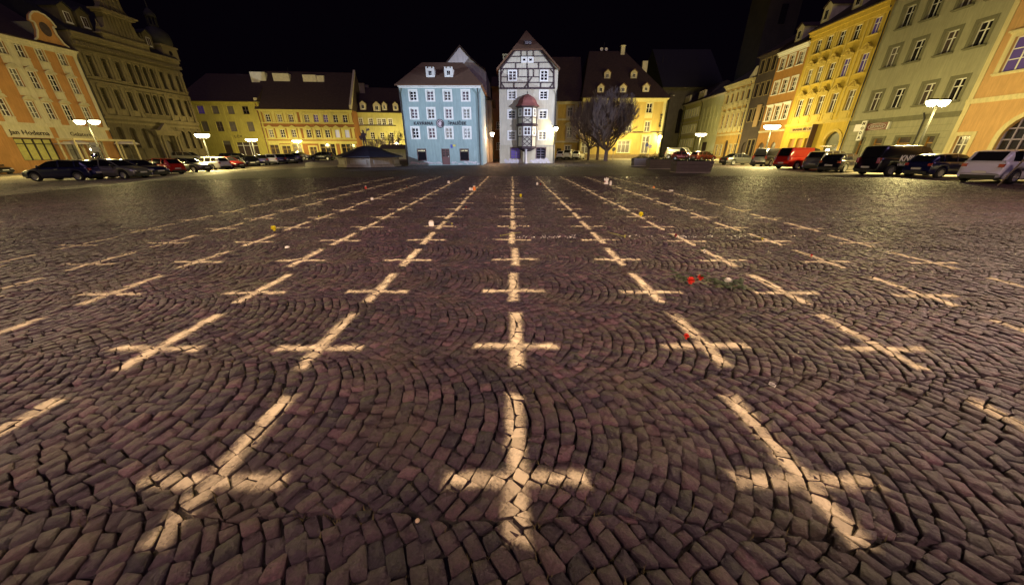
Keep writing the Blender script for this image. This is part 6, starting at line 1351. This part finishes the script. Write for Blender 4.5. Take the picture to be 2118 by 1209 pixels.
# ------------------------------------------------------------------ bare trees
BARK = mat('bare_bark', (.12, .085, .095), .9, noise=.4, nscale=8); TWIG = mat('bare_twigs', (.16, .125, .15), .9)
def bare_tree(x, y, h, r, label, seed, lv=6, trunk=.26, fork=.22, tw=.012, kids=(3, 4)):
    rr = random.Random(seed); z0 = g(x, y); t = thing('bare_tree', label, 'tree', (x, y, z0), 0, 'bare trees before the museum'); tr, lim, twg = MB(), MB(), MB()
    tr.lathe([(trunk*1.4, -.1), (trunk*1.05, .25), (trunk*.85, h*fork)], n=9)
    C = Vector((0, 0, h*.56)); rad = Vector((r, r, h*.46))
    def inside(p): q = p - C; return (q.x/rad.x)**2 + (q.y/rad.y)**2 + (q.z/rad.z)**2
    def grow(p, d, ln, rd_, lev):
        q = p; n_ = 3
        for k in range(n_):
            d = (d + Vector((rr.gauss(0, .10), rr.gauss(0, .10), rr.gauss(.05, .05)))).normalized(); e = q + d*ln/n_
            if inside(e) > 1.08 and lev > 1: return
            (lim if rd_ > .03 else twg).tube(q, e, max(rd_*(1-.2*k/n_), tw*.5), max(rd_*(1-.2*(k+1)/n_), tw*.45), 5 if rd_ > .03 else 3, caps=False)
            if lev < lv and k > 0 or lev < 2:
                for _ in range(1 if lev < lv-1 else 2):
                    ax = d.orthogonal().normalized(); ax.rotate(Matrix.Rotation(rr.uniform(0, 6.28), 3, d)); nd = d.copy(); nd.rotate(Matrix.Rotation(rr.uniform(.3, .62), 3, ax)); nd.z += .12; nd.normalize()
                    grow(e, nd, ln*rr.uniform(.62, .85), rd_*.60, lev+1)
            q = e
        if lev < lv: grow(q, d, ln*.8, rd_*.75, lev+1)
    nb = 9 if lv > 4 else 6
    for i in range(nb):
        a = i*6.283/nb + rr.uniform(-.3, .3); s = rr.uniform(.25, 1.7); d = Vector((math.cos(a)*s, math.sin(a)*s, .85)).normalized()
        grow(Vector((0, 0, h*fork*rr.uniform(.8, 1))), d, h*.24, trunk*.42, 0)
    tr.obj('trunk', BARK, t, smooth=True); lim.obj('limbs', BARK, t); twg.obj('twigs', TWIG, t)['kind'] = 'stuff'
    return t
p = at_depth(1256, 300, 59); bare_tree(p.x, 59, 10.6, 4.6, 'large bare tree with dense round crown before the museum', 3, lv=6, trunk=.34, tw=.019, fork=.15)
p = at_depth(1219, 300, 61); bare_tree(p.x, 61, 9.6, 3.7, 'smaller bare tree left of the large one before the museum', 8, lv=5, trunk=.22, tw=.020)
p = at_depth(1238, 300, 63); bare_tree(p.x, 63, 11.0, 4.6, 'bare tree half hidden behind the large one', 12, lv=5, trunk=.25, tw=.018)
for i, (px_, h) in enumerate(((780, 5.2), (800, 5.6), (818, 6.4))):
    p = at_depth(px_, 300, 74); bare_tree(p.x, 74, h*.93, 2.0, ('thin bare tree directly right of the knight statue', 'thin bare tree in the middle of three before the pale house', 'thin bare tree nearest the turquoise house')[i], 20+i, lv=3, trunk=.1, tw=.03)
p = at_depth(811, 310, 66); kz = thing('kiosk', 'low dark-roofed kiosk between the fountain and the turquoise house', 'kiosk', (p.x, 66, g(p.x, 66)))
MB().box(-2.2, 2.4, 0, 2, 0, 1.75).obj('wall', plaster('kiosk_white', (.5, .5, .42)), kz); MB().add([(-2.6, -.5, 1.75), (2.6, -.5, 1.75), (2.6, 2.4, 1.75), (-2.6, 2.4, 1.75), (-1.9, .5, 2.5), (2.2, .5, 2.5), (2.2, 1.4, 2.5), (-1.9, 1.4, 2.5)], BF).obj('roof', mat('kiosk_roof', (.07, .055, .05), .8), kz)

# ------------------------------------------------------------------ terrace, signs, barrier
a, b = at_x(150, 287, -53), at_x(277, 292, -53)
tz = g(-53, 45); te = thing('pergola', 'long pergola beam on posts over the café terrace at left', 'pergola', (-53, a.y, tz)); ln = b.y - a.y; hb = (a.z+b.z)/2 - tz
WOODL = mat('light_timber', (.40, .34, .20), .7, noise=.3, nscale=6)
MB().box(-.12, .12, 0, ln, hb-.1, hb+.12).obj('beam', WOODL, te); MB().box(-2.1, -1.9, 0, ln, hb-.1, hb+.12).obj('beam', WOODL, te)
for k in range(4):
    for x in (0, -2): MB().box(x-.07, x+.07, ln*k/3-.07+(.07 if k == 0 else -.07 if k == 3 else 0), ln*k/3+.07+(.07 if k == 0 else -.07 if k == 3 else 0), 0, hb-.1).obj('post', WOODL, te)
for px_, lab in ((160, 'open cream parasol under the pergola beam, nearer the orange house shop'), (262, 'open cream parasol at the far end of the café terrace')):
    q = at_x(px_, 296, -55); t = thing('parasol', lab, 'parasol', (-55, q.y, tz), 0, 'parasols on the café terrace'); hh = q.z - tz
    MB().lathe([(2.0 if px_ < 200 else 1.3, hh-.15), (1.0, hh+.12), (0, hh+.35)], n=8).obj('canopy', mat('cream_canvas', (.62, .58, .42), .8), t); MB().tube((0, 0, 0), (0, 0, hh), .03).obj('pole', METAL, t)
fa, fb = at_x(120, 325, -50.5), at_x(298, 318, -50.5); fe = thing('terrace_fence', 'low fence of horizontal boards round the café terrace', 'fence', (-50.5, fa.y, g(-50.5, 40)))
ln = fb.y - fa.y; nb = 8
for k in range(nb):
    y0, y1 = ln*k/nb, ln*(k+1)/nb
    MB().box(-.05, .05, y0-.0, y0+.1, 0, 1.25).obj('post', DARKW, fe)
    for j in range(3): MB().box(-.02, .02, y0+.1, y1, .25+j*.36, .50+j*.36).obj('slat', WOODL, fe)
q = G(226, 368); sp = thing('sign_pole', 'dark leaning sign pole before the pale green-silver car', 'sign pole', (q.x, q.y, q.z)); hs = at_depth(203, 300, q.y).z - q.z
MB().tube((0, 0, 0), (0, 0, hs), .055).obj('pole', METAL, sp); MB().box(-.32, .32, -.08, -.06, hs-.5, hs-.12).obj('plate', mat('sign_face_pale', (.5, .5, .4), .5), sp); MB().box(-.26, .26, -.08, -.06, hs-.06, hs+.18).obj('plate', mat('sign_face_pale', (.5, .5, .4), .5), sp)
q = at_depth(190, 309, q.y+.8); mt = thing('parking_meter', 'metal post with round domed top and white disc behind the dark hatchback', 'parking meter', (q.x, q.y, g(q.x, q.y)))
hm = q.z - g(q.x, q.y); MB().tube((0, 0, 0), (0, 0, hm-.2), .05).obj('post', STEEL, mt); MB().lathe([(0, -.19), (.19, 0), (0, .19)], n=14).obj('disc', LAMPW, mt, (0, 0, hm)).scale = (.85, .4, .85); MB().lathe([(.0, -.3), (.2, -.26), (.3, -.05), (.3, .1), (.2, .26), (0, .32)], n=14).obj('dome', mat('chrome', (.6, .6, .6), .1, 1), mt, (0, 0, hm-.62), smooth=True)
def sign_post(px_, yb, ytop, label, col, Y):
    p = at_depth(px_, yb, Y); z0 = g(p.x, Y); top = at_depth(px_, ytop, Y).z - z0; t = thing('road_sign', label, 'road sign', (p.x, Y, z0), 0, 'road signs before the museum'); MB().tube((0, 0, 0), (0, 0, top-.2), .035).obj('post', STEEL, t)
    MB().lathe([(0, 0), (.32, 0), (.32, .02), (0, .02)], n=18).obj('sign_disc', col, t, (0, -.05, top-.2), rot=(R(90), 0, 0))
sign_post(1334, 325, 297, 'round blue road sign, left of the two before the museum', mat('sign_blue', (.05, .07, .3), .4), 62); sign_post(1341, 325, 300, 'round white road sign, right of the two before the museum', mat('sign_white', (.7, .7, .75), .4), 62.5)
sign_post(1267, 330, 306, 'slim sign post right of the large bare tree', mat('sign_grey_back', (.2, .2, .2), .4), 60)
p = G(2098, 386); ba = thing('barrier', 'wooden A-frame barrier at the right edge before the white off-roader', 'barrier', (p.x, p.y, p.z), R(12))
BW = mat('weathered_timber', (.16, .13, .10), .8, noise=.4, nscale=5)
for x in (-.15, 1.7):
    MB().tube((x, -.45, 0), (x, .0, 1.55), .035, n=4).obj('leg', BW, ba); MB().tube((x, .45, 0), (x, .03, 1.5), .035, n=4).obj('leg', BW, ba)
MB().box(-.3, 2.0, -.22, -.18, .78, .92).obj('rail', BW, ba); MB().box(-.3, 2.0, -.07, -.03, 1.3, 1.42).obj('rail', BW, ba)

# ------------------------------------------------------------------ candles and flowers laid on the crosses
WAX = mat('candle_white', (.78, .76, .70), .5); WAXO = mat('candle_orange', (.75, .22, .04), .4); WAXR = mat('candle_red', (.45, .03, .02), .4)
GRN = mat('stem_green', (.10, .13, .03), .6); LFG = mat('leaf_green', (.022, .036, .012), .7); YLW = mat('petal_yellow', (.85, .75, .02), .6, noise=.2, nscale=30); REDP = mat('petal_red', (.75, .04, .02), .6, noise=.3, nscale=40); WHP = mat('petal_white', (.85, .83, .74), .6); DRP = mat('petal_dark_red', (.22, .012, .02), .6)
GR = 'candles left on the crosses'; GRF = 'flowers left on the crosses'
def P3(x, y): p = G(x, y); return Vector((p.x, p.y, p.z + .006))
def candle(x, y, hpx, wpx, m, label, lid=True, jar=False):
    p = P3(x, y); zc = p.y*CP + EYE*SP; k = zc/FPX; h, r = hpx*k*1.05, wpx*k/2; t = thing('grave_candle', label, 'candle', p, 0, GR)
    MB().lathe([(0, 0), (r*.92, 0), (r, h*.12), (r, h*.66), (r*.78, h*.78), (0, h*.78)], n=14).obj('cup', m, t, smooth=False)
    if lid: MB().lathe([(r*.86, h*.78), (r*.86, h*.86), (r*.5, h*.98), (0, h)], n=12).obj('lid', mat('candle_lid', (.6, .55, .45), .4, .3), t)
candle(892.5, 467.5, 11, 10.5, WAX, 'white glass jar candle left of the second column, nearest candle on the square')
candle(973, 393.5, 5.5, 6, WAX, 'small white candle beside the orange candle'); candle(981, 394, 9, 6, WAXO, 'orange candle beside two small white candles'); candle(977.5, 393.8, 5, 4, WAX, 'small white candle squeezed next to the orange one')
candle(1111, 382.5, 5, 4, WAX, 'small white candle with dark red rose beside it'); candle(1262.5, 383, 8.5, 4.5, WAX, 'slim cream candle right of the white angel'); candle(1352, 389, 4, 4, WAXO, 'small orange candle in the far right columns', lid=False)
candle(1388, 395, 2.4, 8, WAX, 'flat white dish right of the small orange candle', lid=False); candle(757, 391, 6, 4.5, WAXR, 'small red candle in the far left columns'); candle(770, 413.5, 5, 5.5, WAX, 'small white candle with a stem on a far left cross'); candle(928, 379, 5, 5, WAX, 'tiny white candle on the fourth column left of middle')
t = thing('angel_figure', 'white angel figurine with spread wings between candles', 'figurine', P3(1253.5, 381), 0); k = 16.5/FPX
MB().lathe([(4.6*k, 0), (4.2*k, 3*k), (2.6*k, 7.5*k), (2.0*k, 9.5*k), (.9*k, 10.5*k)], n=12).obj('robe', WHP, t, smooth=True); MB().lathe([(0, 10.2*k), (1.2*k, 10.8*k), (1.3*k, 12*k), (.8*k, 13*k), (0, 13.2*k)], n=10).obj('head', WHP, t, smooth=True)
for s in (-1, 1): MB().prism([(s*1*k, 5*k), (s*4.4*k, 7*k), (s*4.6*k, 11*k), (s*3.2*k, 12.5*k), (s*1.0*k, 9*k)][::s], .8*k, 1.6*k).obj('wing', WHP, t)
MB().lathe([(0, 1*k), (1.8*k, 1.4*k), (1.5*k, 3*k), (0, 3.4*k)], n=8).obj('candle_cup', DRP, t, (-3.5*k, -2*k, 3.2*k))
def flower(head, tail, m, label, hp_=7, stem=GRN, kind='lily', leaves=0, cat='flower', name='flower', th=2.0):
    a, b = P3(*head), P3(*tail); zc = a.y*CP + EYE*SP; k = zc/FPX; t = thing(name, label, cat, a, 0, GRF); d = (b - a)
    if d.length > .02:
        mid = d*.5 + Vector((0, 0, .02)); s = MB().tube((0, 0, .02), mid, .0045, .004, 5).tube(mid, d + Vector((0, 0, .008)), .004, .003, 5); s.obj('stem', stem, t)
        for i in range(leaves):
            f = rnd.uniform(.15, .9); c = d*f + Vector((rnd.uniform(-.05, .05), rnd.uniform(-.05, .05), rnd.uniform(.02, .07))); an = rnd.uniform(0, 6.28); L_ = rnd.uniform(.07, .11); e = Vector((math.cos(an), math.sin(an), rnd.uniform(-.2, .5))).normalized()*L_; n_ = Vector((-e.y, e.x, 0)).normalized()*L_*.32
            MB().add([c, c+e*.35+n_, c+e*.75+n_*.7, c+e, c+e*.75-n_*.7, c+e*.35-n_, c+e*.5+Vector((0, 0, .012))], [(0,1,6),(1,2,6),(2,3,6),(3,4,6),(4,5,6),(5,0,6)]).obj('leaf', LFG, t)
    r = hp_*k/2; bl = MB()
    for lay, (n_, tilt_, s_) in enumerate(((6, .35, .9), (7, .85, 1.05), (6, 1.15, 1.1), (4, 1.4, 1.0))):
        for i in range(n_):
            an = i*6.283/n_ + lay*.5 + rnd.uniform(-.15, .15); up = math.sin(tilt_); ou = math.cos(tilt_); e = Vector((math.cos(an)*ou, math.sin(an)*ou, up))*r*s_; w2 = Vector((-math.sin(an), math.cos(an), 0))*r*.34*s_; c = Vector((0, 0, .015+r*.2))
            bl.add([c, c+e*.55+w2, c+e+w2*.4, c+e*1.02, c+e-w2*.4, c+e*.55-w2], [(0,1,2,3,4,5)])
    bl.lathe([(0, .005), (r*.35, r*.2), (r*.3, r*.55), (0, r*.7)], n=8); bl.obj('bloom', m, t)
    return t
flower((568, 478.5), (608, 465), YLW, 'yellow flower with long stem lying in the left columns', 15)
flower((1077, 408), (1057, 404.5), YLW, 'yellow flower lying right of the far middle column', 9)
flower((1325, 449), (1330, 447), YLW, 'large yellow bloom on a cross right of the middle', 14)
flower((1427, 589), (1395, 571), REDP, 'large red rose in the bouquet on the right', 21, leaves=9, name='rose'); flower((1447, 581), (1400, 574), REDP, 'smaller red rose behind the large red one', 16, leaves=6, name='rose')
flower((1504, 589), (1428, 577), WHP, 'white rose at the right end of the bouquet', 18, leaves=10, name='rose'); flower((1512, 600), (1552, 600), WHP, 'bent white rose bud among dark leaves', 5, leaves=12, name='rose'); flower((1480, 597), (1545, 592), mat('petal_green', (.06, .08, .02), .7), 'leafy green stems lying across the bouquet', 5, leaves=14, name='greenery', cat='greenery')
flower((1418, 702), (1424, 697), REDP, 'single red bloom on the stroke of a right-hand cross', 14)
flower((1035, 490), (1078, 481.5), mat('bud_green', (.25, .27, .06), .6), 'green-stemmed bud lying across the middle column', 4, name='stem', stem=mat('pale_stem', (.35, .36, .08), .6)); flower((1292, 492), (1258, 481.5), mat('bud_yellow', (.5, .5, .12), .6), 'yellow-green tulip with long stem right of the middle column', 6, stem=mat('pale_stem', (.35, .36, .08), .6))
flower((935, 465.5), (921, 458), mat('bud_yellow', (.5, .5, .12), .6), 'small yellow bud by the white jar candle', 5, leaves=3); flower((964, 431), (950, 429), DRP, 'dark red rose with black stem left of the middle', 5, leaves=2, name='rose', stem=DARKW)
flower((1397, 491), (1380, 486), DRP, 'dark pink rose head beside a right-hand cross', 8, leaves=1, name='rose'); flower((1456, 524), (1452, 516), WHP, 'small white rose beside a right-hand cross', 8, name='rose', leaves=2)
flower((1677, 532), (1637, 519), REDP, 'thin red flower on a far right cross', 6, leaves=1); flower((575, 497), (600, 516), WHP, 'small white blossom between the left columns', 4) if False else None
flower((660, 450), (673, 444), mat('bud_yellow', (.5, .5, .12), .6), 'small bud with stem in the left columns', 4, leaves=3); flower((1576, 497), (1548, 488), YLW, 'yellow-green sprig on a far right cross', 5, leaves=2); flower((1118, 383), (1133, 381.5), DRP, 'dark red rose beside the small white candle', 5, stem=DARKW, name='rose'); flower((842, 389), (850, 387), DRP, 'dark sprig lying in the fourth left column', 4, leaves=4)
def pebble(x, y, s, label, m):
    p = P3(x, y); zc = p.y*CP + EYE*SP; r = s*zc/FPX/2; o = MB().lathe([(0, 0), (r, .3*r), (r*.9, .8*r), (r*.4, 1.1*r), (0, 1.15*r)], n=9).obj('pebble', m, None, p, smooth=True); tag(o, label, 'pebble')
pebble(864, 1079, 10, 'small pale round pebble between the nearest cobbles', mat('pale_pebble', (.4, .3, .2), .7)); pebble(595, 514, 9, 'white pebble between two crosses on the left', mat('white_pebble', (.7, .66, .6), .7))
m = MB(); pr = None; b0_ = P3(1592, 793)
for i in range(12):
    q = Vector((.0 + .022*math.sin(i*.9), -.004*i + .008*math.cos(i*1.4), .004)); 
    if pr is not None: m.tube(pr, q, .0014, n=4, caps=False)
    pr = q
tag(m.obj('string_scrap', WHP, None, b0_), 'curled scrap of white string on the cobbles', 'string')
# spilled white petals in a line along the seventh row
m = MB()
for x0, x1, n_ in ((1070, 1190, 70), (1300, 1440, 42), (1410, 1560, 30)):
    for _ in range(n_):
        p = P3(rnd.uniform(x0, x1), rnd.gauss(490.5, 1.6)); s = rnd.uniform(.008, .022); a_ = rnd.uniform(0, 6.28); m.add([(p.x+s*math.cos(a_+k*2.1), p.y+s*math.sin(a_+k*2.1), p.z+.002+k*.003) for k in range(3)], [(0, 1, 2)])
o = m.obj('scattered_petals', WHP, None, kind='stuff'); tag(o, 'thin line of scattered white petals across the middle columns', 'petals')
